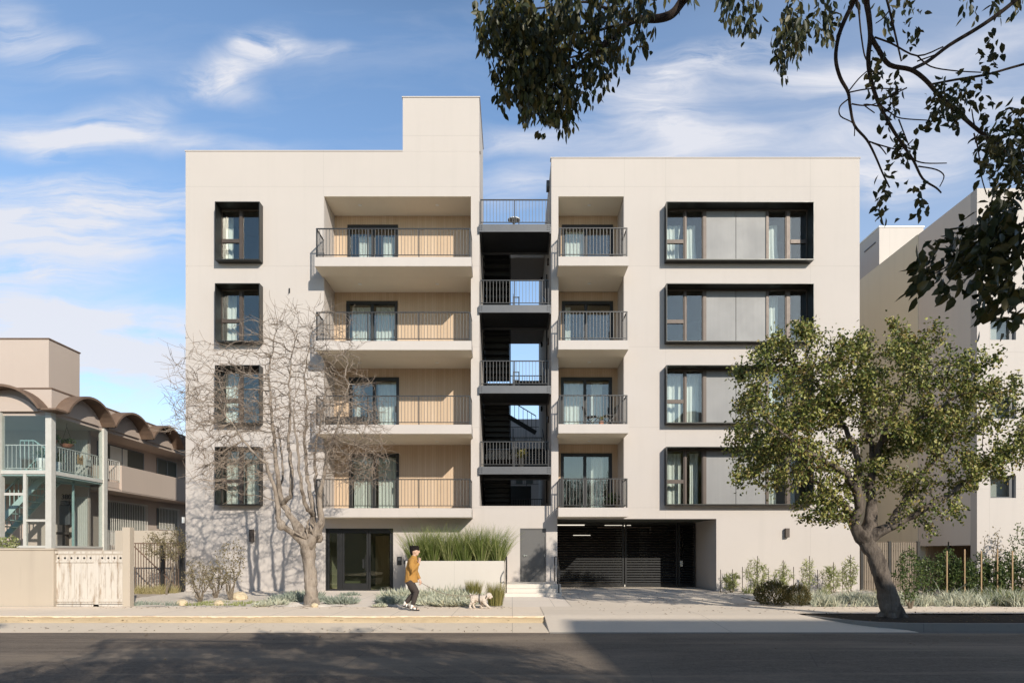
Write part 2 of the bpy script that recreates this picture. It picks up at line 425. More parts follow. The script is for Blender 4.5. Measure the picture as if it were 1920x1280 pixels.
for (px,py,rx,ry,an,g,which) in [
        (90,90,150,45,-22,.75,2),(20,40,90,60,-20,.5,2),(470,100,140,42,24,1.0,2),(410,150,110,40,0,.8,2),(560,80,120,28,-10,.7,2),
        (100,245,260,40,0,.9,1),(200,235,150,50,15,.9,2),(400,270,210,26,-2,.8,1),(140,285,60,26,0,.6,2),
        (80,420,420,72,-2,1.15,1),(250,390,240,40,6,.8,3),(160,460,380,60,0,.85,1),(60,520,260,40,0,.7,3),(130,620,420,90,0,1.2,1),(60,360,260,30,2,.6,3),
        (1230,185,150,80,0,.75,2),(1180,250,330,60,0,.5,1),(1420,150,420,50,8,.5,1),(1450,265,520,70,0,.62,1),(1750,100,330,45,10,.75,1),(1800,200,330,80,0,.6,1),
        (1330,110,260,40,10,.6,3),(1560,340,260,50,0,.6,1),(980,345,120,40,5,.8,1),(960,270,90,26,0,.5,2),(250,700,600,120,0,1.0,1),(1690,320,160,60,0,.6,3)]:
    nse = {1:s1,2:s2,3:s3}[which]
    k = w.ramp(nse, [(.36,0),(.66,1)])
    v = w.math('MULTIPLY', w.math('MULTIPLY', blob(px,py,rx*1.25,ry*1.35,an), k), g)
    tot = v if tot is None else w.math('ADD', tot, v)
veil = w.ramp(s1, [(.48,0),(.9,.22)]); tot = w.math('ADD', tot, veil)
low = w.ramp(sp.outputs[2], [(0,.55),(.16,.34),(.42,.05),(.8,0)]); 
side = w.ramp(w.math('MULTIPLY_ADD', bx, .5, .5), [(.0,.03),(.5,.0),(.62,.06),(.85,.20)])
tot = w.math('ADD', tot, w.math('MULTIPLY', low, .8)); tot = w.math('ADD', tot, side)
front = w.math('MULTIPLY', w.ramp(sp.outputs[1], [(.0,.06),(.25,1)]), w.ramp(sp.outputs[2], [(.62,1),(.85,.15)]))
fac = w.math('MULTIPLY', w.math('MINIMUM', tot, .93), front)
hs = w.n.new('ShaderNodeHueSaturation'); hs.inputs['Saturation'].default_value = 1.02; hs.inputs['Value'].default_value = 1.93; w.link(sky.outputs[0], hs.inputs['Color'])
skc = w.mix(1.0, hs.outputs[0], (.92,.98,1.0), 'MULTIPLY')
zen = w.ramp(sp.outputs[2], [(.60,1.0),(.82,.28)])     # the sky is deepest overhead
zc = w.n.new('ShaderNodeCombineXYZ'); [w.link(zen, zc.inputs[i]) for i in range(3)]
skc = w.mix(1.0, skc, zc.outputs[0], 'MULTIPLY')
cloud = w.mix(fac, skc, (7.6,7.7,8.3))
bg = w.n.new('ShaderNodeBackground'); bg.inputs['Strength'].default_value = .1; w.link(cloud, bg.inputs[0])
wo = w.n.new('ShaderNodeOutputWorld'); w.link(bg.outputs[0], wo.inputs[0])

sl = bpy.data.lights.new('sun','SUN'); sl.energy = 5.0; sl.angle = rad(.53); sl.color = (1,.93,.82)
so = bpy.data.objects.new('sun', sl); COL.objects.link(so); so.rotation_euler = SUN.to_track_quat('Z','Y').to_euler(); so.location = (10,-10,30)
cam = bpy.data.cameras.new('camera'); cam.lens = 24; cam.sensor_width = 36; cam.shift_y = 398/1920; cam.clip_end = 3000; cam.clip_start = .1
co = bpy.data.objects.new('camera', cam); COL.objects.link(co); co.location = (0,0,EYE); co.rotation_euler = (rad(90),0,0); scene.camera = co
scene.view_settings.view_transform = 'Standard'; scene.view_settings.look = 'None'; scene.view_settings.exposure = .1; scene.view_settings.gamma = 1
scene.cycles.max_bounces = 8; scene.cycles.transparent_max_bounces = 24; scene.cycles.sample_clamp_indirect = 6

# ================================================================ ground
def sheet(name, xs, ys, zf, mat, kind='structure'):
    mb = MB(); nx = len(xs); ny = len(ys)
    mb.v = [(x,y,zf(x,y)) for y in ys for x in xs]
    mb.f = [(j*nx+i, j*nx+i+1, (j+1)*nx+i+1, (j+1)*nx+i) for j in range(ny-1) for i in range(nx-1)]
    return tag(build(mb, name, mat), kind=kind)
def lin(a, b, n): return [a+(b-a)*i/(n-1) for i in range(n)]
sheet('ground', [-900,-60,-30,30,60,900], [-900,-30,-12,1.0], lambda x,y: -.19, M['base_ground'])
sheet('ground', [-900,-60,60,900], [15.2,45,900], lambda x,y: -.22, M['base_ground'])
sheet('road', lin(-120,120,49), lin(3.0,14.60,9), lambda x,y: -.158+.03*math.sin((y-3)/11.6*math.pi), M['asphalt'])
mb = MB().box(-120,120,-9,2.85,-.3,-.02); tag(build(mb,'sidewalk',M['sidewalk']), kind='structure')
mb = MB().box(-120,120,2.85,3.02,-.3,0.0); tag(build(mb,'kerb',M['kerb'],bevel=.02), kind='structure')
# far side, left of the driveway: gutter concrete, strip of bare dirt, sidewalk
mb = MB().add([(-120,14.6,-.155),(.80,14.6,-.155),(.80,16.27,-.12),(-120,16.27,-.12),(-120,14.6,-.4),(.80,14.6,-.4)], [(0,1,2,3),(4,5,1,0)])
tag(build(mb,'gutter',M['gutter']), kind='structure')
rnd = random.Random(5)
xs = lin(-40,.80,400); mb = MB()
for j, (y, z) in enumerate(((16.24,-.14),(16.32,-.112),(16.46,-.07),(16.6,-.04),(16.72,-.028),(16.86,-.028))):
    for x in xs: mb.v.append((x, y+rnd.uniform(-.025,.025), z+rnd.uniform(-.012,.012)+.012*math.sin(x*1.7+j)))
n = len(xs); mb.f = [(j*n+i,j*n+i+1,(j+1)*n+i+1,(j+1)*n+i) for j in range(5) for i in range(n-1)]
tag(build(mb,'dirt_strip',M['tan_dirt'],smooth=True), kind='structure')
mb = MB()                                             # sidewalk with a crumbled front edge
for x in xs: mb.v += [(x,16.78+rnd.uniform(-.02,.012),0.0),(x,16.80,-.06),(x,19.62,.004)]
mb.f = [f for i in range(n-1) for f in ((i*3,(i+1)*3,(i+1)*3+2,i*3+2),(i*3+1,(i+1)*3+1,(i+1)*3,i*3))]
mb.box(-120,-40,16.8,19.62,-.2,.002)
tag(build(mb,'sidewalk',M['sidewalk']), kind='structure')
# right of the driveway: sidewalk, mulch bed, kerb that curves in to the apron
mb = MB().add([(7.22,17.42,.006),(120,17.42,.006),(120,19.5,.012),(7.32,19.5,.014)], [(0,1,2,3)])
tag(build(mb,'sidewalk',M['sidewalk']), kind='structure')
def kerbline(t):      # outer (road) edge of the kerb
    pts = [(7.2,16.95),(7.42,16.3),(7.75,15.6),(8.15,15.15),(8.8,14.95),(10,14.9),(120,14.9)]
    return pts
kp = kerbline(0); kin = [(7.36,17.0),(7.58,16.38),(7.9,15.72),(8.26,15.30),(8.84,15.11),(10,15.06),(120,15.06)]
kz = [.0,-.0,.0,.0,.0,.0,.0]; kb = [-.01,-.06,-.11,-.15,-.17,-.18,-.18]
mb = MB(); m_ = len(kp)
for (a,b),(c,e),z,zb in zip(kp,kin,kz,kb): mb.v += [(a,b-.015,zb-.1),(a,b,z),(c,e,z),(c,e,z-.2)]
mb.f = [(i*4+k,(i+1)*4+k,(i+1)*4+k+1,i*4+k+1) for i in range(m_-1) for k in range(3)]
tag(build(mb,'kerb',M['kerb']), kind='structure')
mb = MB(); xs2 = lin(7.4,60,200)
def kiny(x):
    for (a,b),(c,e) in zip(kin,kin[1:]):
        if a <= x <= c: return b+(e-b)*(x-a)/(c-a)
    return 15.06
for x in xs2:
    y0 = kiny(x)-.02; y1 = 17.45
    for k in range(7):
        y = y0+(y1-y0)*k/6; mb.v.append((x,y,-.03+rnd.uniform(-.008,.012)+(.03 if 0<k<6 else 0)+.05*math.exp(-((x-9.2)**2+(y-16.5)**2)/.5)))
n = len(xs2); mb.f = [(i*7+k,(i+1)*7+k,(i+1)*7+k+1,i*7+k+1) for i in range(n-1) for k in range(6)]
tag(build(mb,'mulch_bed',M['dark_dirt'],smooth=True), kind='structure')
# driveway: from the garage gate down to the gutter, flaring at the street
ys = [14.6,14.85,15.4,16.2,16.95,18.2,19.62,19.63,21.5,23.6,25.6,25.9,28.72,36]
def dz(y):
    if y < 16.9: return -.15+(y-14.6)/2.3*.16
    if y < 19.62: return .01
    if y < 25.8: return .012+(y-19.62)/6.2*.115
    return .127+.0*(y-25.8)
lf = {14.6:.80,14.85:.80,15.4:.80,16.2:.80,16.95:.80,18.2:.80,19.62:.80,19.63:1.72}; rt = {14.6:8.7,14.85:8.6,15.4:7.9,16.2:7.44,16.95:7.2,18.2:7.32,19.62:7.35,21.5:7.6,23.6:7.72}
mb = MB(); nx = 9
for y in ys:
    a = lf.get(y,1.72); b = rt.get(y,7.74)
    if y >= 25.9: a, b = 1.75, 7.70
    for i in range(nx): mb.v.append((a+(b-a)*i/(nx-1), y, dz(y)))
mb.f = [(j*nx+i,j*nx+i+1,(j+1)*nx+i+1,(j+1)*nx+i) for j in range(len(ys)-1) for i in range(nx-1)]
mb.add([(.80,14.6,-.15),(.80,16.95,.01),(.80,16.95,-.25),(.80,14.6,-.3),(8.7,14.6,-.15),(8.7,14.6,-.3)], [(0,1,2,3),(0,3,5,4)])
tag(build(mb,'driveway',M['drive']), kind='structure')
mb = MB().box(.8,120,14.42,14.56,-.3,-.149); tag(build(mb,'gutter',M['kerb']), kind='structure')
mb = MB().box(.8,120,14.56,14.64,-.3,-.1515); tag(build(mb,'gutter',M['soil']), kind='structure')
# yard: gravel left, forecourt slabs in the middle, planting soil right
def yz(y): return .004+(y-19.62)/6.24*.115
def yard(name, x0, x1, mat, y0=19.62, y1=25.86, dz_=0., nz=.0):
    mb = MB(); nx = max(2,int((x1-x0)/.25)); ny = 26; r = random.Random(int(x0*7))
    mb.v = [(x,y,yz(y)+dz_+r.uniform(-nz,nz)) for y in lin(y0,y1,ny) for x in lin(x0,x1,nx)]
    mb.f = [(j*nx+i,j*nx+i+1,(j+1)*nx+i+1,(j+1)*nx+i) for j in range(ny-1) for i in range(nx-1)]
    return tag(build(mb,name,mat), kind='structure')
yard('gravel_bed', -12.4, -7.3, M['gravel'], nz=.018)
yard('forecourt', -7.3, 1.72, M['court'])
yard('gravel_bed', -7.25, -4.9, M['gravel'], 19.64, 21.2, .012, .02)
yard('gravel_bed', -4.15, -.25, M['gravel'], 19.64, 23.2, .012, .02)
yard('planting_bed', 7.72, 13.3, M['gravel'], 19.5, 25.86, .01, .02)
yard('planting_bed', 13.3, 60, M['yard'], 19.5, 45, -.02, .03)
yard('side_yard', -60, -12.4, M['yard'], 19.7, 45, -.02, .01)
# ================================================================ the apartment building
YF = 25.86; YG = 26.20; YR = 27.36; YB = 38.0; YW = 25.51      # facade, glazing, recess wall, back, window-box front
apt = empty('apartment_building', (0,YF,0), 'cream stucco four-storey apartment building with dark stair core between two blocks', 'building')

def holes_wall(mb, xs, zs, hole, y0, y1):
    """wall in x,z with rectangular holes; one skin, reveals included"""
    xs = sorted(set(round(x,4) for x in xs)); zs = sorted(set(round(z,4) for z in zs))
    solid = lambda i, j: 0 <= i < len(xs)-1 and 0 <= j < len(zs)-1 and not hole((xs[i]+xs[i+1])/2, (zs[j]+zs[j+1])/2)
    for i in range(len(xs)-1):
        for j in range(len(zs)-1):
            if not solid(i,j): continue
            a,b,c,d = xs[i],xs[i+1],zs[j],zs[j+1]
            mb.quad((a,y0,c),(b,y0,c),(b,y0,d),(a,y0,d)); mb.quad((b,y1,c),(a,y1,c),(a,y1,d),(b,y1,d))
            if not solid(i-1,j): mb.quad((a,y0,c),(a,y0,d),(a,y1,d),(a,y1,c))
            if not solid(i+1,j): mb.quad((b,y0,c),(b,y1,c),(b,y1,d),(b,y0,d))
            if not solid(i,j-1): mb.quad((a,y0,c),(a,y1,c),(b,y1,c),(b,y0,c))
            if not solid(i,j+1): mb.quad((a,y0,d),(b,y0,d),(b,y1,d),(a,y1,d))
    return mb
def rects_wall(mb, x0, x1, z0, z1, holes, y0, y1):
    xs = [x0,x1]+[h[0] for h in holes]+[h[1] for h in holes]; zs = [z0,z1]+[h[2] for h in holes]+[h[3] for h in holes]
    return holes_wall(mb, xs, zs, lambda x,z: any(h[0]<x<h[1] and h[2]<z<h[3] for h in holes), y0, y1)

FL = [12.33, 9.28, 6.23, 3.19]                       # balcony slab tops, top floor first
ROOM = ['top','third','second','first']; FLN = ['top floor','fourth floor','third floor','second floor']
LX0, LX1 = -12.364, -1.232; RX0, RX1 = 1.49, 13.17
# window boxes: x at facade, z
lw = [(-11.11,-9.43, 12.50-3.05*k, 14.68-3.05*k) for k in range(4)]
rw = [(5.77,11.30, 12.50-3.05*k, 14.68-3.05*k) for k in range(4)]
lrec = (-7.115,-1.556, 3.19, 15.06); rrec = (1.758,4.232, 3.19, 15.06)
ent = (-7.07,-4.50, .13, 2.49); svc = (.303,1.293,.47,2.49); gar = (1.717,7.74,.0,2.85)
mb = MB()
rects_wall(mb, LX0, LX1, -.1, 16.75, [*lw, lrec, ent], YF, YG)
mb.box(LX0,LX0+.2,YG,YB,-.1,16.75); mb.box(LX0+.2,-3.0,YB-.2,YB,-.1,16.75); mb.box(LX0+.2,LX1-.35,YG,YB-.2,15.9,16.1)
mb.box(-7.33,-7.115,YG,YR+.14,2.9,15.9)               # recess left cheek
mb.box(-1.556,LX1,YG,29.16,-.1,16.75)                # column between recess and stair
mb.box(-3.2,-1.56,28.96,29.16,-.1,15.9)
mb.box(-7.115,-1.556,YG,YR+.14,15.06,15.9)
build(mb,'wall',M['stucco'],apt)
mb = MB().box(-4.14,-1.238,YF+.004,29.16,16.755,18.79); mb.box(-4.17,-1.21,YF-.02,29.19,18.79,18.83)
build(mb,'stair_tower',M['tower_stucco'],apt)
mb = MB()
rects_wall(mb, RX0, RX1, -.1, 16.49, [*rw, rrec, (1.717,7.74,-.2,2.85)], YF, YG)
mb.box(RX1-.2,RX1,YG,YB,-.1,16.49); mb.box(RX0,RX1-.2,YB-.2,YB,-.1,16.49); mb.box(RX0+.2,RX1-.2,YG,YB-.2,15.7,15.9)
mb.box(RX0,1.758,YG,YR,3.0,16.49); mb.box(RX0,RX0+.2,YR,YB-.2,-.1,16.49); mb.box(4.232,4.43,YG,YR+.14,2.9,15.7)
mb.box(RX0,1.717,YG,YR,-.1,3.0)
mb.box(7.74,8.2,YG,29.2,-.1,2.85)                    # garage cheek
mb.box(1.758,4.232,YG,YR+.14,15.06,15.7)
build(mb,'wall',M['stucco'],apt)
# low front wall of the stair core with the service door
mb = MB(); rects_wall(mb, LX1, RX0, -.1, 3.34, [svc], YF+.003, YG-.003); build(mb,'wall',M['stucco'],apt)
build(MB().box(-12.39,-4.145,YF-.02,YF+.25,16.752,16.79).box(-1.2,-1.236,YF-.02,YF+.2,16.752,16.76),'parapet_coping',M['stucco'],apt)
build(MB().box(1.46,13.2,YF-.02,YF+.25,16.492,16.53),'parapet_coping',M['stucco'],apt)
# interiors: room floors and partitions
mb = MB()
for k in range(5):
    z = FL[k] if k < 4 else .1
    mb.box(LX0+.21,-7.34,YG+.06,32,z-.3,z); mb.box(-7.34,-3.1,YR+.15,32,z-.3,z) if k<4 else None
    mb.box(4.45,RX1-.21,YG+.06,32,z-.3,z) if k<4 else None; mb.box(1.7,4.45,YR+.15,32,z-.3,z) if k<4 else None
build(mb,'room_floor',M['roomfloor'],apt)
mb = MB().box(LX0+.21,-3.1,31,31.1,.2,15.9).box(1.7,RX1-.21,31,31.1,3.0,15.7).box(-3.2,-3.1,29.2,31,0,15.9).box(-7.5,-7.35,27.6,31,0,15.9).box(4.45,4.6,27.6,31,3,15.7).box(8.45,8.6,26.4,31,3,15.7)
build(mb,'room_wall',M['room'],apt)

# ---- recesses: wood cladding, sliding doors, balconies
def sliding_door(x0, x1, z0, z1, split, k):
    y = YR-.03; t = .085
    mb = MB().box(x0-.03,x0+t,y,YR+.16,z0,z1).box(x1-t,x1+.03,y,YR+.16,z0,z1).box(x0+t,x1-t,y,YR+.16,z1-.12,z1)
    xm = x0+(x1-x0)*split; mb.box(xm-.06,xm+.06,y+.03,YR+.12,z0,z1-.12).box(x0+t,x1-t,y+.02,YR+.14,z0,z0+.05)
    f = build(mb,'sliding_door',M['black'],apt)
    build(MB().box(x0+t,xm-.06,YR+.04,YR+.048,z0+.05,z1-.12),'glass_pane',M['doorglass'],f)
    build(MB().box(xm+.06,x1-t,YR+.075,YR+.083,z0+.05,z1-.12),'glass_pane',M['doorglass'],f)
    build(MB().box(x1-t-.03,x1-t+.0,y-.04,y+.0,z0+.95,z0+1.2),'handle',M['black'],f)
    return f
def clad(x0, x1, door, z0, z1):
    mb = MB(); rects_wall(mb, x0, x1, z0, z1, [door], YR, YR+.13); build(mb,'wood_cladding',M['wood'],apt)
def railing(mb, mp, a, b, z, h=1.07, step=.118, top=.045):
    """railing from a to b (x,y) on a slab top at z"""
    a = Vector((*a,z)); b = Vector((*b,z)); L = (b-a).length; d = (b-a)/L; U = Vector((0,0,1))
    mb.bar(a+U*(h-.02), b+U*(h-.02), top, .035); mb.bar(a+U*.09, b+U*.09, .03, .025)
    n = max(1,round(L/1.65)); 
    for i in range(n+1):
        p = a+d*(L*i/n); p = p+d*(.02 if i==0 else -.02 if i==n else 0); mb.bar(p, p+U*(h-.03), .035, .035, (1,0,0))
    m = int(L/step)
    for i in range(1,m):
        p = a+d*(L*i/m); mp.bar(p+U*.1, p+U*(h-.04), .016, .016, (1,0,0))
YL = 24.88
ldoor = [(653,745,422),(651,744,565),(656,747,707),(656,747,850)]
rdoor = [(1055,1148,421),(1055,1148,564),(1053,1146,706),(1053,1146,850)]
for k in range(4):
    z0 = FL[k]; z1 = 15.06 if k == 0 else FL[k-1]-.33
    a,b,t = ldoor[k]; dl = (X_(a,YR), X_(b,YR), z0, z0+2.36); clad(-7.115,-1.556,dl,z0,z1); sliding_door(*dl, .5, k)
    a,b,t = rdoor[k]; dr = (X_(a,YR), X_(b,YR), z0, z0+2.36); clad(1.758,4.232,dr,z0,z1); sliding_door(*dr, .47, k)
    for s, (xa,xb,ra,rb) in enumerate(((-7.20,-1.477,-7.14,-1.53),(1.69,4.247,1.745,4.20))):
        zz = z0 if s == 0 else z0+.02
        mb = MB().box(xa,xb,YL,YF-.002,zz-.33,zz); (ia,ib) = ((-7.112,-1.559),(1.761,4.229))[s]
        mb.box(ia,ib,YF-.002,YR-.002,zz-.327,zz-.003)
        sl_ = build(mb,'balcony',M['slab_stucco'],apt)
        rb_, rp_ = MB(), MB()
        railing(rb_,rp_,(ra,YL+.05),(rb,YL+.05),zz); railing(rb_,rp_,(ra,YL+.05),(ra,YF-.02),zz)
        if s == 1: railing(rb_,rp_,(rb,YL+.05),(rb,YF-.02),zz)
        else: railing(rb_,rp_,(rb,YL+.05),(rb,YF-.02),zz)
        rl = build(rb_,'railing',M['rail'],sl_); build(rp_,'railing_pickets',M['picket'],sl_)
    zc = z1-.012
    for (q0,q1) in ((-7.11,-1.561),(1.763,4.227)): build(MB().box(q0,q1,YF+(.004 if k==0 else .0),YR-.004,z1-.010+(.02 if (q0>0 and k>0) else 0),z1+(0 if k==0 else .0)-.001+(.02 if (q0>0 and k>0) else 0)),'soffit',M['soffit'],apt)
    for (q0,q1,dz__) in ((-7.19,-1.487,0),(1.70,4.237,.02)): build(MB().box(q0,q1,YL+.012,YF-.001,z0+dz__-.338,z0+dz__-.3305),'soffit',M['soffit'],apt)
    for x in ((-5.9,-2.9) if True else ()): build(MB().lathe((x,26.5,zc-.012),[(.0,0),(.075,0),(.075,.012)],14),'ceiling_light',M['white'],apt)
    build(MB().lathe((3.0,26.5,zc-.012+(0 if k==0 else .02)),[(.0,0),(.075,0),(.075,.012)],14),'ceiling_light',M['white'],apt)

# ---- bay windows
def bay(x0, x1, z0, z1, cols, gcols, pcols, trans):
    """box frame proud of the wall, glazing set back; cols = x of the mullions"""
    t = .028; e = .003
    mb = MB().box(x0+e,x0+t,YW,YG+.06,z0+e,z1-e).box(x1-t,x1-e,YW,YG+.06,z0+e,z1-e).box(x0+t,x1-t,YW,YG+.06,z1-t,z1-e).box(x0+t,x1-t,YW,YG+.06,z0+e,z0+t+.01)
    f = build(mb,'bay_window',M['bay'],apt)
    mu = MB(); yg = 26.06
    zb, zt = z0+.04, z1-.03
    mu.box(x0+t,x1-t,yg-.02,yg+.09,zb,zb+.035); mu.box(x0+t,x1-t,yg-.02,yg+.09,zt-.06,zt)
    for (a,b) in cols: mu.box(a,b,yg-.035,yg+.09,zb+.035,zt-.06)
    for (a,b) in gcols:
        for (p,q) in ((a,a+.035),(b-.035,b)): mu.box(p,q,yg,yg+.07,zb+.035,zt-.06)
    for (a,b,zm) in trans: mu.box(a+.035,b-.035,yg-.02,yg+.075,zm-.07,zm+.07)
    build(mu,'window_frame',M['bronze'],f)
    for (a,b) in gcols: build(MB().box(a+.035,b-.035,yg+.03,yg+.036,zb+.035,zt-.06),'glass_pane',M['glass'],f)
    for (a,b) in pcols: build(MB().box(a,b,yg+.005,yg+.02,zb+.035,zt-.06),'metal_panel',M['panel'],f)
    return f
YC = 26.52
def curtain(x0, x1, z0, z1, label, seed=0, amp=.035, lean=0., gather=0.):
    """hanging cloth with folds; lean swings its foot sideways, gather draws it in halfway down"""
    r = random.Random(seed); n = max(8,int((x1-x0)/.018)); m = 10; mb = MB(); ph = r.uniform(0,6)
    for j in range(m+1):
        v = j/m; zz = z1+(z0-z1)*v; g = 1-gather*math.sin(v*math.pi)*.5
        for i in range(n+1):
            u = i/n; x = x0+(x1-x0)*(.5+(u-.5)*g)+lean*v*v*(u if lean else 0)
            y = YC+amp*math.sin(u*(x1-x0)*38+ph+.8*math.sin(u*7+ph)+v*.6*math.sin(ph+u*3))*(0.5+.7*v)
            mb.v.append((x,y,zz))
    w_ = n+1; mb.f = [(j*w_+i,j*w_+i+1,(j+1)*w_+i+1,(j+1)*w_+i) for j in range(m) for i in range(n)]
    o = mesh_obj('curtain', mb.v, mb.f, M['curtain'], loc=((x0+x1)/2,YC,z1), smooth=True)
    return tag(o, label, 'curtain', 'white curtains hanging behind the panes')
YGL = 26.06
gx = lambda p: X_(p, 26.06)
for k in range(4):
    x0,x1,z0,z1 = lw[k]
    xa, xm, xb = gx(415), gx(452), gx(489)
    bay(x0,x1,z0,z1,[(x0+.03,x0+.10) if 0 else (xa-.10,xa),(xm-.04,xm+.05)],[(xa,xm-.04),(xm+.05,x1-.03)],[(x0+.03,xa-.10)],[(xa,xm-.04,z0+.95)])
    # rollers and drapes seen in the narrow windows
    f = FLN[k]
    if k == 3:
        curtain(xa,xm-.03,z0+.03,z1-.1,f'white curtain filling the left pane of the {f} narrow window',seed=k); curtain(xm+.05,x1-.1,z0+.03,z1-.1,f'white curtain filling the right pane of the {f} narrow window',seed=k+9)
    else:
        curtain(xa-.02,xa+(.30,.42,.5)[k],z0+.03,z1-.1,f'white curtain drawn to the left side of the {f} narrow window',seed=k+20,gather=.25)
    x0,x1,z0,z1 = rw[k]; g = [gx(p) for p in (1252,1283,1286,1318,1324,1379.6,1380.2,1436,1440,1474,1480,1514)]
    bay(x0,x1,z0,z1,[(g[1],g[2]),(g[3],g[4]),(g[7],g[8]),(g[9],g[10])],[(x0+.03,g[1]),(g[2],g[3]),(g[8],g[9]),(g[10],x1-.03)],[(g[4],g[5]-.004),(g[6]+.004,g[7])],
        [(x0+.03,g[1],z0+.93),(g[10],x1-.03,z0+.93)])
    a = (x0+.06,g[1]-.02); b = (g[2],g[3]-.05); c = (g[8]+.02,g[9]-.03); dd = (g[10],x1-.3)
    P = ('first pane from the left','second pane from the left','second pane from the right','rightmost pane')
    plans = {0:[(a,0,0,.5),(b,.12,.3,.2),(c,.14,.3,.3),(dd,.0,.6,.3)], 1:[(c,.0,.3,.0)], 2:[(a,0,0,0),(b,.0,0,.0),(c,.0,0,0)], 3:[(a,.0,0,0),((b[0]+.25,b[1]),.0,0,.15),(c,.0,.5,0),(dd,0,0,0)]}[k]
    for j,((p,q),ln,sh,ga) in enumerate(plans):
        which = P[[a[0],b[0],c[0],dd[0]].index(min([a[0],b[0],c[0],dd[0]],key=lambda v: abs(v-p)))]
        curtain(p, q-(q-p)*sh*.6, z0+.05, z1-(.42 if (k==0 and j in (0,1)) or ln else .12), f'white curtain behind the {which} of the {FLN[k]} wide window', seed=k*7+j, lean=ln, gather=ga)
# curtains behind the sliding doors
YC = 27.66
for k in range(4):
    a,b,_ = ldoor[k]; xa, xb = X_(a,YR)+.12, X_(b,YR)-.1; xm = (xa+xb)/2; z0 = FL[k]; z1 = z0+2.22
    spans = {0:[(xa+.25,xm-.1,'left'),(xm+.35,xb,'right')],1:[(xa,xm-.1,'left'),(xm+.1,xb,'right')],2:[(xa,xa+.25,'left'),(xm+.1,xb,'right')],3:[(xa,xm-.1,'left'),(xm+.1,xb,'right')]}[k]
    for p,q,s in spans: curtain(p,q,z0+.03,z1-.2*(k==0),f'white curtain behind the {s} leaf of the {FLN[k]} door on the wide balcony',seed=60+k*3+(s=="left"),amp=.03)
    a,b,_ = rdoor[k]; xa, xb = X_(a,YR)+.12, X_(b,YR)-.1; xm = xa+(xb-xa)*.45
    spans = {0:[(xa,xm,'left')],1:[(xa,xa+.22,'left')],2:[(xa,xm,'left'),(xm+.3,xm+.75,'right')],3:[(xm+.3,xm+.8,'right')]}[k]
    for p,q,s in spans: curtain(p,q,z0+.03,z1,f'white curtain behind the {s} leaf of the {FLN[k]} door on the narrow balcony',seed=80+k*3+(s=="left"),amp=.03)

# ---- entrance
y0 = YF+.04
mb = MB(); t = .055; x0,x1,z0,z1 = ent
mb.box(x0,x0+t,y0,YG,z0,z1).box(x1-t,x1,y0,YG,z0,z1).box(x0+t,x1-t,y0,YG,z1-t,z1)
mb.box(x0+t,x1-t,y0+.05,YG-.03,z0-.05,z0+.01)
for px in (638,): mb.box(X_(px,YF)-.06,X_(px,YF)+.06,y0+.03,YG-.05,z0,z1-t)
build(mb,'entrance_frame',M['black'],apt)
def leaf_door(xa, xb, name, hx, bottom=.28):
    s = .075
    mb = MB().box(xa,xa+s,y0+.04,y0+.10,z0+.015,z1-t-.01).box(xb-s,xb,y0+.04,y0+.10,z0+.015,z1-t-.01).box(xa+s,xb-s,y0+.04,y0+.10,z1-t-.13,z1-t-.01).box(xa+s,xb-s,y0+.04,y0+.10,z0+.015,z0+bottom)
    dd = build(mb,name,M['black'],apt)
    build(MB().box(xa+s,xb-s,y0+.066,y0+.074,z0+bottom,z1-t-.13),'glass_pane',M['lobbyglass'],dd)
    if hx: build(MB().bar((hx,y0-.03,z0+.75),(hx,y0-.03,z0+1.35),.03).bar((hx,y0-.03,z0+.8),(hx,y0+.05,z0+.8),.02).bar((hx,y0-.03,z0+1.3),(hx,y0+.05,z0+1.3),.02),'handle',M['black'],dd)
    return dd
xl = X_(638,YF)
leaf_door(x0+t+.005, xl-.065, 'side_panel', None, .06)
dd = leaf_door(xl+.065, X_(690,YF), 'entrance_door', X_(686,YF))
build(MB().box(X_(681,YF)-.04,X_(681,YF)+.04,y0+.01,y0+.04,z0+.85,z0+1.2),'lock',M['black'],dd)
leaf_door(X_(690,YF)+.01, x1-t-.005, 'side_panel', X_(694,YF), .04)
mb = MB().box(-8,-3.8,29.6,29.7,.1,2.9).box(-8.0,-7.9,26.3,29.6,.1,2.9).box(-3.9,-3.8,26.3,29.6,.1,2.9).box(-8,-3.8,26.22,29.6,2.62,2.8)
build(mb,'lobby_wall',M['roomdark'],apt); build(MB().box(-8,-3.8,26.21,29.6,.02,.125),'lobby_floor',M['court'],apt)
build(MB().box(-5.9,-5.3,29.5,29.58,.12,2.3),'lobby_door',M['wood'],apt)
# ---- service door, intercom, wall lamps
x0,x1,z0,z1 = svc
sd = build(MB().box(x0+.05,x1-.05,YF+.05,YF+.10,z0+.01,z1-.045),'service_door',M['servicedoor'],apt)
build(MB().box(x0,x0+.045,YF+.03,YG-.02,z0,z1).box(x1-.045,x1,YF+.03,YG-.02,z0,z1).box(x0+.045,x1-.045,YF+.03,YG-.02,z1-.04,z1),'door_frame',M['servicedoor'],sd)
hz = Z_(1041,YF)
build(MB().lathe((x0+.15,YF+.03,hz),[(0,-.03),(.03,-.03),(.03,.03),(0,.03)],10).bar((x0+.15,YF+.0,hz),(x0+.27,YF-.0,hz),.025),'handle',M['chrome'],sd)
for z in (z0+.25,z0+1.0,z0+1.75): build(MB().cyl((x1-.05,YF+.04,z-.05),(x1-.05,YF+.04,z+.05),.012),'hinge',M['chrome'],sd)
ip = build(MB().box(X_(745,YF),X_(753.5,YF),YF-.05,YF,Z_(1058.5,YF),Z_(1043,YF)),'intercom',M['black'],apt,bevel=.006)
build(MB().box(X_(746.5,YF),X_(752,YF),YF-.055,YF-.051,Z_(1050,YF),Z_(1045,YF)),'screen',M['steel'],ip)
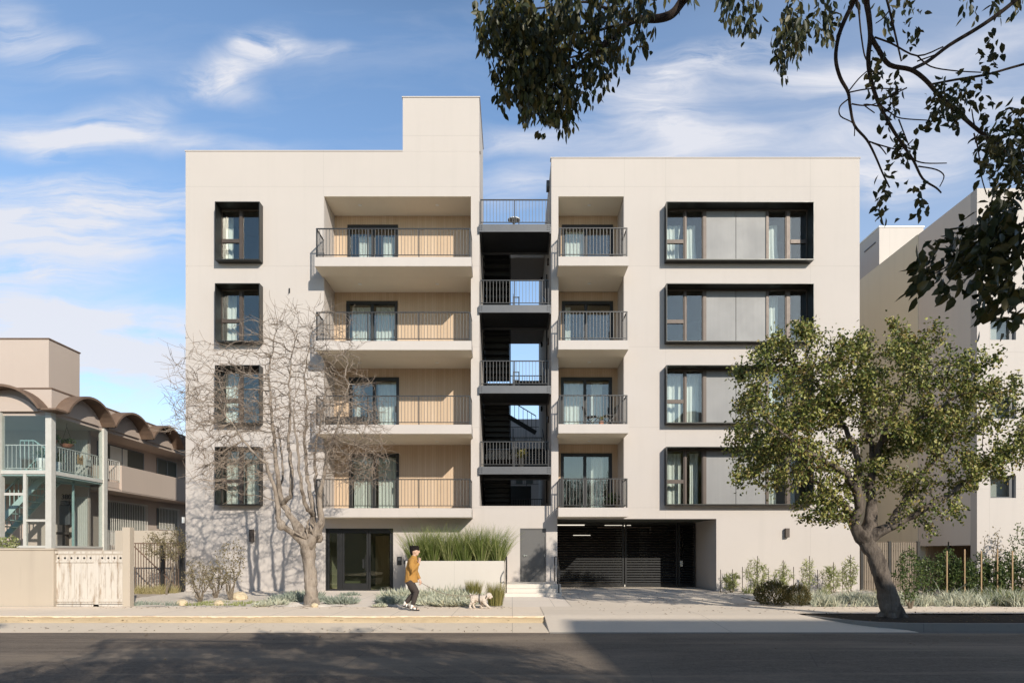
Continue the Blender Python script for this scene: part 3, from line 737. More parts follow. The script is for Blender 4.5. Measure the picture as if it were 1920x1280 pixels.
build(MB().box(X_(758,YF),X_(761,YF),YF-.045,YF,Z_(1056,YF),Z_(1050,YF)),'card_reader',M['black'],apt,bevel=.004)
for px, py0, py1, wd_ in ((473.5,992,1015,5),(1474,990,1007,6)):
    x = X_(px,YF); a, b = Z_(py1,YF), Z_(py0,YF)
    wl = build(MB().box(x-.075,x+.075,YF-.16,YF-.03,a,b),'wall_lamp',M['bronze'],apt,bevel=.008); build(MB().box(x-.05,x+.05,YF-.03,YF,a+.08,b-.08),'bracket',M['black'],wl)
# small hook and vent seen on the facade
build(MB().box(X_(542,YF),X_(544,YF),YF-.05,YF,Z_(549,YF),Z_(541,YF)).bar((X_(543,YF),YF-.05,Z_(548,YF)),(X_(542,YF),YF-.09,Z_(551,YF)),.015),'wall_hook',M['black'],apt)
# ---- steps up to the service door, handrails
mb = MB().box(-.27,1.70,23.8,YF-.003,-.1,.47).box(-.27,1.70,23.5,23.8,-.1,.33).box(-.27,1.70,23.2,23.5,-.1,.19)
build(mb,'steps',M['concrete'],apt,bevel=.008)
def handrail(x, flip=1):
    p = [(x,25.6,.5),(x,25.6,1.42),(x,24.0,1.42),(x,23.3,1.05),(x,22.95,.98)]
    mb = MB().tube([p[1],p[2],p[3],p[4],(x,22.85,.9),(x,22.85,.72),(x,23.0,.66),(x,23.3,.66)], .021, 8)
    mb.tube([p[0],p[1]], .021, 8); mb.tube([(x,23.35,.18),(x,23.35,1.07)], .021, 8); mb.tube([(x,24.0,.47),(x,24.0,1.42)], .021, 8)
    return build(mb,'handrail',M['rail'],apt,smooth=True)
handrail(1.60); handrail(-.20)
# ---- garage gate and what shows behind it
YGT = 28.67; xa, xb = 1.76, 7.70
def gate(a, b):
    mb = MB().box(a,a+.07,YGT,YGT+.06,.15,2.82).box(b-.07,b,YGT,YGT+.06,.15,2.82).box(a+.07,b-.07,YGT,YGT+.06,.15,.22).box(a+.07,b-.07,YGT,YGT+.06,2.76,2.82)
    g = build(mb,'garage_gate',M['black'],apt); mb = MB(); z = .27
    while z < 2.72: mb.bar((a+.07,YGT+.03,z),(b-.07,YGT+.03,z),.012,.062,(0,.35,1)); z += .105
    build(mb,'gate_slats',M['gate'],g); return g
gate(xa, X_(1170,YGT)); g2 = gate(X_(1172,YGT), 6.95); g3 = gate(6.99, xb)
build(MB().box(7.05,7.15,YGT-.05,YGT,1.0,1.25),'lock',M['chrome'],g3)
build(MB().cyl((X_(1171,YGT),YGT-.03,.15),(X_(1171,YGT),YGT-.03,.24),.03),'gate_stop',M['white_metal'],apt)
mb = MB().box(-12,14,45.9,46,0,3).box(1.3,1.65,YGT,46,-.1,2.9).box(9.5,9.7,29.2,46,0,3).box(1.66,9.5,YG+.01,46,2.86,2.98)
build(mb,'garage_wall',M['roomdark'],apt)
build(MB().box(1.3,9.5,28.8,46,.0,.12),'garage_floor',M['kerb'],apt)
for a,b,py,Y,dy in ((1045,1096,984,31,.9),(1134,1183,985,31,0),(1075,1107,1003.5,34,0)):
    z = Z_(py,Y); build(MB().box(X_(a,Y),X_(b,Y),Y,Y+.09+dy,z-.03,z+.03),'tube_light',M['lamp'],apt)
build(MB().box(X_(1120,33),X_(1229,33),33,33.1,Z_(991.5,33)+0,Z_(987,33)),'duct',M['pink'],apt)
build(MB().box(5.2,5.5,34,34.3,.1,2.86),'garage_column',M['room'],apt); build(MB().box(6.4,6.7,34,34.3,.1,2.86),'garage_column',M['room'],apt)
build(MB().box(5.9,6.6,29.0,29.3,2.4,2.7),'gate_motor',M['bronze'],apt)

# ---- open stair between the blocks
LZ = [13.94,10.90,7.86,4.81]; SX0, SX1 = -1.225, 1.483
for i, z in enumerate(LZ):
    xf0, xf1 = X_(897.5,25.8), X_(1032,25.8)
    mb = MB().box(xf0,xf1,25.74,25.80,z-.285,z).box(SX0,SX1,25.86,27.70,z-.16,z-.01).box(SX0,SX1,27.62,27.70,z-.30,z-.16)
    mb.box(xf0,SX1+.0,25.80,25.855,z-.02,z).box(SX0,SX0+.06,25.87,27.6,z-.29,z-.165).box(SX1-.06,SX1,25.87,27.6,z-.29,z-.165)
    ld = build(mb,'stair_landing',M['steel'] ,apt)
    mbb = MB()
    for xx in (xf0+.05,xf0+.12,xf1-.12,xf1-.05):
        for q in (.07,.14,.21): mbb.lathe((xx,25.735,z-q),[(0,-.012),(.014,-.012),(.014,.012),(0,.012)],6)
    build(mbb,'bolts',M['dark'],ld)
    build(MB().box(SX0+.07,SX1-.07,25.88,27.6,z-.24,z-.17),'deck_soffit',M['black'],ld)
    rb_, rp_ = MB(), MB(); railing(rb_,rp_,(xf0+.06,25.79),(xf1-.06,25.79),z,.96,.118)
    build(rb_,'railing',M['rail'],ld); build(rp_,'railing_pickets',M['picket'],ld)
    # flights: down on the left, up on the right
    zl = z-1.55
    mb = MB(); n = 9
    mb.bar((SX0+.04,27.7,z-.15),(SX0+.04,31,zl-.15),.05,.28,(0,0,1)); mb.bar((-.08,27.7,z-.15),(-.08,31,zl-.15),.05,.28,(0,0,1))
    for s in range(n):
        yy_ = 27.72+3.3*s/n; zz_ = z-.02-1.55*(s+.6)/n
        mb.box(SX0+.07,-.11,yy_,yy_+.38,zz_-.05,zz_); mb.box(SX0+.07,-.11,yy_+.0,yy_+.02,zz_,zz_+.16)
    build(mb,'stair_flight',M['black'],apt)
    mb = MB(); zu = z+1.50
    mb.bar((.10,27.7,z-.1),(.10,31,zu-.15),.05,.26,(0,0,1)); mb.bar((SX1-.05,27.7,z-.1),(SX1-.05,31,zu-.15),.05,.26,(0,0,1))
    for s in range(n):
        yy_ = 27.72+3.3*s/n; zz_ = z+1.50*(s+.6)/n
        mb.box(.13,SX1-.08,yy_,yy_+.36,zz_-.05,zz_)
    fl = build(mb,'stair_flight',M['black'],apt)
    mb = MB()                                          # stepped guard between the two flights
    for (ya,yb,za,zb) in ((27.75,31,z+1.0,zu+.9),(27.75,31,z+.62,zu+.55),(27.75,31,z+.3,zu+.25)): mb.bar((.05,ya,za),(.05,yb,zb),.035)
    for s in range(7): y_ = 27.8+3.15*s/6; q = (y_-27.75)/3.25; mb.bar((.05,y_,z+1.5*q),(.05,y_,z+1.0+(zu-.1-z)*q),.02,.02,(1,0,0))
    mb.bar((.05,27.72,z),(.05,27.72,z+1.05),.05,.05,(1,0,0)); mb.bar((.28,27.72,z+.0),(.28,27.72,z+1.05),.04,.04,(1,0,0))
    for q in (.35,.7,1.03): mb.bar((.05,27.72,z+q),(.28,27.72,z+q),.035)
    mb.bar((SX1-.1,27.7,z+.85),(SX1-.1,31,zu+.85),.035); mb.bar((SX1-.1,27.7,z),(SX1-.1,27.7,z+.85),.035,.035,(1,0,0))
    build(mb,'stair_rail',M['rail'],fl)
    if i < 4:
        zw = FL[i]
        build(MB().box(SX0,SX1,31.0,33.8,zw-.42+(3.05 if False else 0),zw-.02),'walkway',M['slab_stucco'],apt)
        rb_, rp_ = MB(), MB(); railing(rb_,rp_,(SX0,33.72),(SX1,33.72),zw,1.05); wr = build(rb_,'walkway_rail',M['rail'],apt); build(rp_,'railing_pickets',M['picket'],wr)
build(MB().box(SX0,SX1,31.0,33.5,14.95,15.35),'walkway',M['slab_stucco'],apt)
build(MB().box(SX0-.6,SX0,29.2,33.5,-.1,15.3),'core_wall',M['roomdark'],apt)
build(MB().box(SX0,.95,33.9,34.0,-.1,4.9),'core_wall',M['black'],apt); build(MB().box(SX0,SX1,27.9,28.0,-.1,3.3),'core_wall',M['black'],apt)
# side sconces and bells on the stair-side wall of the right block
for py in (520,646,766):
    Y = 33.2; z = Z_(py,Y)
    sc_ = build(MB().box(RX0-.10,RX0-.02,Y-.05,Y+.05,z-.12,z+.12),'sconce',M['black'],apt,bevel=.01); build(MB().box(RX0-.02,RX0,Y-.03,Y+.03,z-.05,z+.05),'bracket',M['black'],sc_)
for py in (491,640,786):
    Y = 27.6; z = Z_(py,Y); build(MB().tube([(RX0-.07,Y,z),(RX0,Y,z)],.14,14),'alarm_bell',M['bronze'],apt)
build(MB().tube([(RX0-.06,28.1,13.0),(RX0-.06,28.1,3.6)],.03,8),'riser_pipe',M['black'],apt)
build(MB().tube([(RX0-.12,27.2,16.15),(RX0,27.2,16.15)],.22,14),'roof_vent',M['steel'],apt)
# rear wing seen through the stair
build(MB().box(-5,5,46.5,47,3.2,10.7).box(-5,5,46.2,46.5,8.6,9.0),'rear_wing',M['stucco'],apt)
for x in (-.3,.5,1.2): build(MB().box(x-.22,x+.22,46.42,46.49,6.3,7.9),'rear_window',M['roomdark'],apt)
rb_, rp_ = MB(), MB(); railing(rb_,rp_,(-2,45.8),(2.4,45.8),9.0,1.05,.2); railing(rb_,rp_,(-2,43.8),(2.4,43.8),5.9,1.05,.2); rr_ = build(rb_,'walkway_rail',M['rail'],apt); build(rp_,'railing_pickets',M['picket'],rr_)
mb = MB().bar((-.6,40,9.8),(1.4,40,8.6),.12,.25).bar((-.6,40,10.8),(1.4,40,9.6),.05)
for s in range(9): x = -.6+2*s/8; mb.bar((x,40,9.8-1.2*s/8),(x,40,10.8-1.2*s/8),.03,.03,(1,0,0))
build(mb,'rear_stair_rail',M['black'],apt)

# ---- planter wall in front of the facade
pl = tag(build(MB().box(-3.62,-.275,23.2,23.38,-.05,1.285).box(-3.62,-3.44,23.38,YF-.004,-.05,1.285).box(-.455,-.275,23.38,YF-.004,-.05,1.285),'planter_wall',M['planter'],bevel=.01,loc=(-1.95,23.2,0)),
     'cream plastered planter wall holding tall green grasses beside the entrance','planter')
build(MB().box(-3.44,-.455,23.38,YF-.01,-.02,1.18),'soil',M['soil'],pl)

# ---- things on balconies
def lounge(x, y, z, w_=.75):
    r = empty('outdoor_bench',(x,y,z),'dark wicker outdoor bench behind the railing of the third floor wide balcony','bench')
    build(MB().box(x-w_,x+w_,y-.35,y+.3,z+.14,z+.40),'seat',M['dark'],r,bevel=.03); build(MB().box(x-w_,x+w_,y+.2,y+.34,z+.38,z+.62),'backrest',M['dark'],r,bevel=.03)
    build(MB().box(x-w_,x-w_+.14,y-.35,y+.3,z+.38,z+.52),'armrest',M['dark'],r,bevel=.02); build(MB().box(x+w_-.14,x+w_,y-.35,y+.3,z+.38,z+.52),'armrest',M['dark'],r,bevel=.02)
    for a in (-1,1):
        for b in (-.3,.25): build(MB().box(x+a*(w_-.08)-.03,x+a*(w_-.08)+.03,y+b-.03,y+b+.03,z+.003,z+.15),'leg',M['dark'],r)
lounge(-6.35,26.3,FL[2])
def chair(x, y, z, rz, label):
    r = empty('folding_chair',(0,0,0),label,'chair','folding chairs on the narrow balcony')
    mb = MB()
    for i in range(4): mb.box(-.2,.2,-.2+.105*i,-.12+.105*i,.42,.44)
    build(mb,'seat',M['dark'],r); mb = MB().bar((-.2,.22,.44),(-.2,.32,.82),.025).bar((.2,.22,.44),(.2,.32,.82),.025)
    for q in (.58,.68,.79): mb.bar((-.2,.22+(q-.44)*.26,q),(.2,.22+(q-.44)*.26,q),.012,.06)
    build(mb,'backrest',M['dark'],r)
    for a in (-.19,.19): build(MB().bar((a,-.2,0.003),(a,.2,.43),.022),'leg',M['dark'],r); build(MB().bar((a,.2,0.003),(a,-.2,.43),.022),'leg',M['dark'],r)
    r.location = (x,y,z); r.rotation_euler.z = rz
chair(3.0,25.75,FL[2]+.02,rad(70),'dark slatted chair near the door of the third floor narrow balcony')
chair(3.62,25.6,FL[2]+.02,rad(-80),'dark slatted chair by the flower pot on the third floor narrow balcony')
def potplant(x, y, z, label, r_=.12, h=.2, ph=.25, n=60, mat='hedge', pot='terracotta', seed=1, grp=None):
    r = empty('potted_plant',(x,y,z),label,'potted plant',grp)
    build(MB().lathe((x,y,z+.003),[(0,0),(r_*.7,0),(r_,h),(r_*.9,h),(0,h*.9)],14),'pot',M[pot],r)
    rr = random.Random(seed); mb = MB()
    for i in range(n):
        a = rr.uniform(0,6.28); e = rr.uniform(.2,1.4); d_ = Vector((math.cos(a)*math.cos(e),math.sin(a)*math.cos(e),math.sin(e)))
        p = Vector((x,y,z+h))+d_*rr.uniform(.1,1)*ph; s_ = d_.cross(Vector((0,0,1))).normalized()*ph*.12
        mb.add([p,p+s_+d_*.06,p+d_*.14,p-s_+d_*.06],[(0,1,2,3)])
    build(mb,'foliage',M[mat],r)
potplant(3.32,25.4,FL[2]+.02,'small terracotta pot with flowers on the third floor narrow balcony',.1,.2,.16,40,'rush','terracotta',3)
potplant(3.95,26.9,FL[3]+.02,'dark potted plant in the corner of the second floor narrow balcony',.12,.25,.4,90,'hedge','dark',4)
potplant(.35,26.4,LZ[3],'potted plant with golden leaves on the lowest stair landing',.14,.4,.3,90,'rush','dark',5)
tb = empty('side_table',(.08,26.3,LZ[0]),'small white-topped table standing on the top stair landing','table')
build(MB().lathe((.08,26.3,LZ[0]+.42),[(0,0),(.24,0),(.24,.03),(0,.03)],18),'tabletop',M['white'],tb); build(MB().cyl((.08,26.3,LZ[0]+.003),(.08,26.3,LZ[0]+.42),.03),'leg',M['rail'],tb)
build(MB().lathe((.08,26.3,LZ[0]+.003),[(0,0),(.17,0),(.17,.02),(0,.02)],14),'base',M['rail'],tb)
# ================================================================ left neighbour: arched porch building
XS = -17.55; Y0 = 26.0; XI = -18.85
nb = empty('arched_building',(XS,Y0,0),'pinkish two-storey building with brown arched eaves and a glazed corner porch','building')
mb = MB()
mb.box(-34,XI,29.4,44,0,6.94).box(-34,XS,Y0+.0,29.4,0,1.76)           # body and porch base
mb.box(XI,XS,29.4,45,.0,1.55)
mb.box(-34,XS-.02,Y0+.05,44.5,6.94,7.80)                             # roof parapet behind the vaults
build(mb,'wall',M['pink'],nb)
build(MB().box(-34,XS-.0,Y0+.03,44.6,7.80,7.86),'roof_edge',M['brown'],nb)
build(MB().box(-34,XS-.04,Y0+.1,45,6.80,6.94),'eaves_soffit',M['pink'],nb)
build(MB().box(XI+.001,XS,30.7,44,4.35,5.5).box(XI,XS-.1,29.55,30.7,4.45,4.7),'balcony_parapet',M['pink'],nb)
build(MB().box(XI+.02,XS-.02,29.4,44,4.30,4.42),'balcony_floor',M['pink'],nb)
build(MB().box(-34,XS-.02,Y0+.02,29.4,4.50,4.72),'porch_floor',M['turq'],nb)
build(MB().box(-34,XS+.02,Y0-.03,Y0+.1,4.56,4.70).box(XS-.1,XS+.02,Y0+.1,29.4,4.56,4.70).box(-34,XS+.02,Y0-.03,Y0+.1,1.76,1.84).box(XS-.1,XS+.02,Y0+.1,29.4,1.76,1.84),'porch_beam',M['white_metal'],nb)
for x,y in ((XS,Y0),(XS-1.95,Y0),(XS-3.9,Y0),(XS,29.35)):
    build(MB().box(x-.17,x+.06,y-.08,y+.17,0.0,6.9),'column',M['white_metal'],nb)
build(MB().box(XS-1.06,XS-.95,Y0-.02,Y0+.1,1.84,4.56).box(XS-.95,XS-.17,Y0,Y0+.08,2.75,2.84).box(XS-1.8,XS-1.06,Y0,Y0+.08,3.75,3.85),'mullion',M['white_metal'],nb)
def pane(*b): build(MB().box(*b),'glass_pane',M['porchglass'],nb)
pane(XS-1.89,XS-.17,Y0+.03,Y0+.036,4.72,6.8); pane(XS-.95,XS-.17,Y0+.03,Y0+.036,1.84,4.55); pane(XS-.03,XS-.024,Y0+.17,29.27,4.72,6.8); pane(XS-.03,XS-.024,Y0+.17,29.27,1.84,4.55)
# porch railings, inner stair, security doors
rb_, rp_ = MB(), MB(); railing(rb_,rp_,(XS-3.8,Y0+.25),(XS-.2,Y0+.25),4.72,1.0,.16); railing(rb_,rp_,(XS-.2,Y0+.3),(XS-.2,29.2),4.72,1.0,.16); railing(rb_,rp_,(XS-.1,29.6),(XS-.1,30.7),4.72,.95,.13)
pr = build(rb_,'porch_railing',M['white_metal'],nb); build(rp_,'railing_pickets',M['white_metal'],pr)
mb = MB()
for s in range(12):
    y = 27.2; x = XS-3.6+s*.24; z = 1.85+s*.25
    mb.box(x,x+.26,26.9,27.9,z,z+.04)
for y_ in (26.9,27.9):
    mb.bar((XS-3.6,y_,1.8),(XS-.7,y_,4.75),.06,.22,(0,0,1)); mb.bar((XS-3.6,y_,2.75),(XS-.7,y_,5.75),.05)
    for s in range(18): q = s/17; mb.bar((XS-3.6+2.9*q,y_,1.85+2.95*q),(XS-3.6+2.9*q,y_,2.75+3.0*q),.025,.025,(1,0,0))
for s in range(8): x = XS-1.9+s*.17; mb.bar((x,27.0,4.72),(x,27.0,6.0-max(0,s-3)*.13),.022,.022,(1,0,0))
mb.bar((XS-1.9,27.0,6.0),(XS-1.35,27.0,6.0),.04).bar((XS-1.35,27.0,6.0),(XS-.55,27.0,5.45),.04)
build(mb,'porch_stair',M['turq'],nb)
build(MB().cyl((XS-.45,28.0,1.84),(XS-.45,28.0,4.5),.05).bar((XS-.4,26.3,4.38),(XS-.4,29.0,4.38),.06),'porch_post',M['turq'],nb)
build(MB().box(-34,XS-.6,29.25,29.4,1.76,6.8),'porch_wall',M['pink'],nb)
for z, zz in ((1.8,4.0),(4.75,6.45)):
    dd = build(MB().box(XS-1.15,XS-.62,29.19,29.245,z,zz-.05),'security_door',M['white_metal'],nb); mb = MB()
    for s in range(6): mb.bar((XS-1.1+s*.085,29.17,z+.05),(XS-1.1+s*.085,29.17,zz-.1),.018,.018,(1,0,0))
    build(mb,'grille',M['white_metal'],dd)
ml = build(MB().box(XS-1.7,XS-1.25,29.0,29.2,2.75,3.6).box(XS-1.62,XS-1.33,28.95,29.2,3.6,3.78),'mailbox_cluster',M['steel'],nb,bevel=.03)
build(MB().box(XS-1.75,XS-1.2,28.9,29.24,2.35,2.45).box(XS-1.55,XS-1.4,29.0,29.2,1.8,2.75),'mailbox_post',M['bronze'],nb)
# house number on the porch wall
cu = bpy.data.curves.new('house_number','FONT'); cu.body = '3807'; cu.size = .30; cu.extrude = .012; cu.align_x = 'CENTER'
hn0 = bpy.data.objects.new('number_curve',cu); hm = bpy.data.meshes.new_from_object(hn0); bpy.data.objects.remove(hn0)
hm.materials.clear(); hm.materials.append(M['dark']); hn = bpy.data.objects.new('house_number',hm); COL.objects.link(hn); hn.parent = nb
hn.rotation_euler = (rad(90),0,0); hn.location = Vector((X_(127.5,29.22),29.23,Z_(935,29.22)))-wloc(nb)
# vaulted eaves: along the side (axis x) and along the front (axis y)
def arc(span, rise, n=16):
    R = (span*span/4+rise*rise)/(2*rise); a = math.asin(min(1,span/2/R)); return [(R*math.sin(-a+2*a*i/n), R*math.cos(-a+2*a*i/n)-(R-rise)) for i in range(n+1)]
def vault(c, span, axis, out=.55, infill=True):
    A = arc(span,.84); Bo = arc(span+.2,.93); mb = MB(); n = len(A)
    def P(u, v, w_): return (c[0]+w_, c[1]+u, c[2]+v) if axis == 'x' else (c[0]+u, c[1]-w_, c[2]+v)
    for w_ in (-.25,out): mb.v += [P(u,v,w_) for u,v in A]+[P(u,v,w_) for u,v in Bo]
    for i in range(n-1):
        a,b,c_,d_ = i,i+1,n+i+1,n+i; o = 2*n
        mb.f += [(a,b,c_,d_),(a+o,d_+o,c_+o,b+o),(a,a+o,b+o,b),(d_,c_,c_+o,d_+o)]
    mb.f += [(0,n,n+2*n,2*n),(n-1,n-1+2*n,2*n-1+2*n,2*n-1)]
    build(mb,'arched_eave',M['brown'],nb)
    if infill:
        B_ = arc(span*.80,.62); mb = MB(); n = len(B_)
        for w_ in (.0,.035): mb.v += [P(u,v,w_) for u,v in B_]
        mb.f = [tuple(range(n)), tuple(range(2*n-1,n-1,-1))]+[(i,i+1,i+1+n,i+n) for i in range(n-1)]+[(0,n,2*n-1,n-1)]
        build(mb,'arch_infill',M['pink'],nb)
for k in range(6): vault((XS,27.75+3.1*k,6.94), 3.0, 'x')
for k in range(4): vault((XS-1.65-3.1*k,Y0,6.94), 3.0, 'y')
build(MB().box(XS-.1,XS+.52,Y0-.50,Y0+.28,6.90,6.97),'corner_cap',M['brown'],nb)
# penthouse
build(MB().box(-34,-18.15,26.75,28.66,7.87,9.92),'roof_room',M['pink'],nb); build(MB().box(-34,-18.12,26.72,28.69,9.92,9.97),'coping',M['brown'],nb)
# windows on the recessed side wall
def side_window(ya, yb, z0, z1, split=True, cur=False, bars=False):
    f = build(MB().box(XI-.001,XI+.04,ya,ya+.06,z0,z1).box(XI,XI+.04,yb-.06,yb,z0,z1).box(XI,XI+.04,ya+.06,yb-.06,z0,z0+.05).box(XI,XI+.04,ya+.06,yb-.06,z1-.05,z1).box(XI,XI+.04,(ya+yb)/2-.03,(ya+yb)/2+.03,z0+.05,z1-.05),'window',M['steel'],nb)
    build(MB().box(XI+.001,XI+.02,ya+.06,yb-.06,z0+.05,z1-.05),'glass_pane',M['roomdark'],f)
    if cur: build(MB().box(XI+.022,XI+.03,ya+(yb-ya)*.25,ya+(yb-ya)*.62,z0+.05,z1-.05),'blind',M['curtain'],f)
    if bars:
        mb = MB(); n = int((yb-ya)/.15)
        for s in range(n+1): y = ya+(yb-ya)*s/n; mb.bar((XI+.16,y,z0-.05),(XI+.16,y,z1+.05),.025,.025,(1,0,0))
        mb.bar((XI+.16,ya,z1+.05),(XI+.16,yb,z1+.05),.04).bar((XI+.16,ya,z0-.05),(XI+.16,yb,z0-.05),.04); build(mb,'window_bars',M['white_metal'],f)
side_window(31.0,34.9,4.72,6.65,cur=True); side_window(36.2,38.3,5.3,6.62)
side_window(31.2,35.0,2.0,3.95,bars=True); side_window(36.2,38.4,2.9,3.95,bars=True)
rb_, rp_ = MB(), MB(); railing(rb_,rp_,(XS-.1,29.6),(XS-.1,32.2),1.56,1.0,.12); pr = build(rb_,'terrace_rail',M['white_metal'],nb); build(rp_,'railing_pickets',M['white_metal'],pr)
# hanging pots in the porch
def hang(x, y, z, label, s=.22):
    r = empty('hanging_basket',(x,y,z),label,'plant basket','hanging baskets in the glazed porch')
    build(MB().lathe((x,y,z),[(0,-s*.6),(s*.6,-s*.5),(s,0),(s*.9,0),(0,-.03)],14),'pot',M['terracotta'],r)
    build(MB().bar((x-s*.9,y,z),(x,y,z+.7),.01).bar((x+s*.9,y,z),(x,y,z+.7),.01).bar((x,y,z+.7),(x,y,6.8),.01),'chain',M['dark'],r)
    rr = random.Random(int(x*100)); mb = MB()
    for i in range(70):
        a = rr.uniform(0,6.28); p = Vector((x+math.cos(a)*rr.uniform(0,s*1.3),y+math.sin(a)*rr.uniform(0,s*1.3),z+rr.uniform(-.08,.16))); mb.add([p,p+Vector((.05,.02,.03)),p+Vector((.03,-.02,.09)),p+Vector((-.03,.02,.05))],[(0,1,2,3)])
    build(mb,'foliage',M['hedge'],r)
hang(XS-.45,27.6,5.95,'round terracotta hanging basket beside the porch corner column',.26); hang(XS-.55,26.9,6.0,'dark red hanging basket half hidden by the porch corner column',.22)
potplant(XS-.75,26.55,4.73,'tall white pot with a green plant on the upper porch floor',.17,.5,.35,80,'hedge','white',6)
potplant(XS-.45,27.05,4.73,'pair-sized pale pot of spiky leaves by the side porch railing',.13,.42,.3,70,'hedge','white',7)
def catcut(y, mat, label):
    r = empty('cat_ornament',(XS-.16,y,5.35),label,'ornament','small ornaments hung on the porch railing')
    x = XS-.16
    poly = [(-.16,-.16),(.16,-.16),(.18,.08),(.14,.24),(.06,.12),(-.06,.12),(-.14,.24),(-.18,.08)]
    mb = MB(); n = len(poly); mb.v = [(x-.015,y+a,5.35+b) for a,b in poly]+[(x+.015,y+a,5.35+b) for a,b in poly]; mb.f = [tuple(range(n)),tuple(range(2*n-1,n-1,-1))]+[(i,(i+1)%n,(i+1)%n+n,i+n) for i in range(n)]
    build(mb,'body',M[mat],r); build(MB().box(x+.016,x+.03,y-.09,y-.05,5.37,5.42).box(x+.016,x+.03,y+.05,y+.09,5.37,5.42),'eyes',M['dark'],r)
catcut(28.0,'stake','orange pointed-ear ornament hung on the porch railing'); catcut(28.55,'white_metal','pale pointed-ear ornament hung on the porch railing')

# ---- front wall, wooden gate, pillar, metal fence
yw = 19.66
fw = tag(build(MB().box(-40,X_(100,yw),yw,yw+.2,-.1,Z_(1031,yw)).box(-40,X_(101,yw),yw-.03,yw+.23,Z_(1031,yw),Z_(1027,yw)),'garden_wall',M['pink_wall'],bevel=.015,loc=(-14.5,yw,0)),
         'weathered beige garden wall along the sidewalk, left of the wooden gate','wall')
tag(build(MB().box(X_(230,yw),X_(244,yw),yw-.02,yw+.22,-.1,Z_(988,yw)),'gate_pillar',M['pink_wall'],bevel=.01,loc=(X_(237,yw),yw,0)),'beige plastered pillar between the wooden gate and the metal fence','pillar')
tag(build(MB().box(-15.7,X_(330,27),27,27.2,-.1,Z_(994,27)),'yard_wall',M['pink_wall'],bevel=.01,loc=(-14.4,27,0)),'plain beige yard wall rising behind the dark metal fence','wall')
tag(build(MB().box(X_(100,20.6),X_(232,20.6),20.6,20.8,-.1,Z_(1031,20.6)),'terrace_wall',M['pink_wall'],loc=(-12.7,20.6,0)),'low pale terrace wall just behind the wooden gate','wall')
def wood_white():
    t = NT('peeling_white_boards'); o = t.obj(); n = t.noise(1.,6,.7,stretch=(10,4,1.4)); n2 = t.noise(1.6,5,.7,stretch=(3,1,1))
    c = t.mix(t.ramp(n,[(.5,0),(.66,1)]), (.54,.49,.43), (.30,.23,.17)); c = t.mix(t.ramp(n2,[(.5,0),(.8,.6)]), c, (.42,.36,.28))
    return t.finish(c,.85,0,t.bump(n,.4,.01),.2)
M['oldwood'] = wood_white()
gt = empty('wooden_gate',(X_(167,19.8),19.8,0),'peeling white-painted double gate of vertical boards with round holes along its top','gate')
gy = 19.8
for a,b in ((104,176),(186,232)):
    xa, xb = X_(a,gy), X_(b,gy); n = 6 if a < 150 else 4; z1 = Z_(1040,gy); mb = MB()
    for s in range(n):
        p = xa+(xb-xa)*s/n; q = xa+(xb-xa)*(s+1)/n; mb.box(p+.004,q-.004,gy,gy+.025,.08,z1-.2+.005*((s*7)%3)); mb.box(p+.004,q-.004,gy,gy+.025,z1-.17,z1)
    lf_ = build(mb,'gate_leaf',M['oldwood'],gt); mb = MB()
    for s in range(n): p = xa+(xb-xa)*(s+.5)/n; mb.tube([(p,gy-.004,z1-.085),(p,gy+.0,z1-.085)],.032,10)
    build(mb,'holes',M['black'],lf_)
    for q,q2 in ((z1-.215,z1-.165),(.14,.22)): build(MB().box(xa,xb,gy-.03,gy-.002,q,q2),'rail',M['oldwood'],lf_)
build(MB().box(X_(100,gy),X_(104,gy),gy-.05,gy+.1,-.05,Z_(1034,gy)).box(X_(176,gy)+.002,X_(186,gy)-.002,gy-.02,gy+.1,-.05,Z_(1040,gy)).box(X_(100,gy),X_(233,gy),gy-.06,gy+.12,Z_(1037,gy),Z_(1033,gy)).box(X_(101,gy),X_(233,gy),gy-.02,gy+.1,.0,.06),'gate_frame',M['oldwood'],gt)
fy = 25.2; zt = Z_(1018,fy)
mf = empty('metal_fence',(X_(296,fy),fy,.1),'dark metal picket fence with a diagonal brace beside the stucco building','fence')
xa, xb = X_(244,fy), X_(345,fy); mb = MB().bar((xa,fy,zt),(xb,fy,zt),.04).bar((xa,fy,.22),(xb,fy,.22),.04)
for s in range(1,20): x = xa+(xb-xa)*s/20; mb.bar((x,fy,.15),(x,fy,zt),.022,.022,(1,0,0))
build(mb,'pickets',M['brown'],mf); build(MB().bar((xa+.1,fy-.03,zt-.05),(xb-.25,fy-.03,.3),.035),'brace',M['brown'],mf)
for px in (247,305,341): build(MB().box(X_(px,fy)-.06,X_(px,fy)+.06,fy-.05,fy+.06,.05,zt+.02),'post',M['dark'],mf)
build(MB().box(X_(245,fy),X_(249,fy),fy-.09,fy-.05,1.35,1.6),'lock_box',M['black'],mf)
build(MB().box(-12.43,-12.37,25.7,25.82,Z_(980,25.8),Z_(969,25.8)),'sensor_box',M['white'],apt)

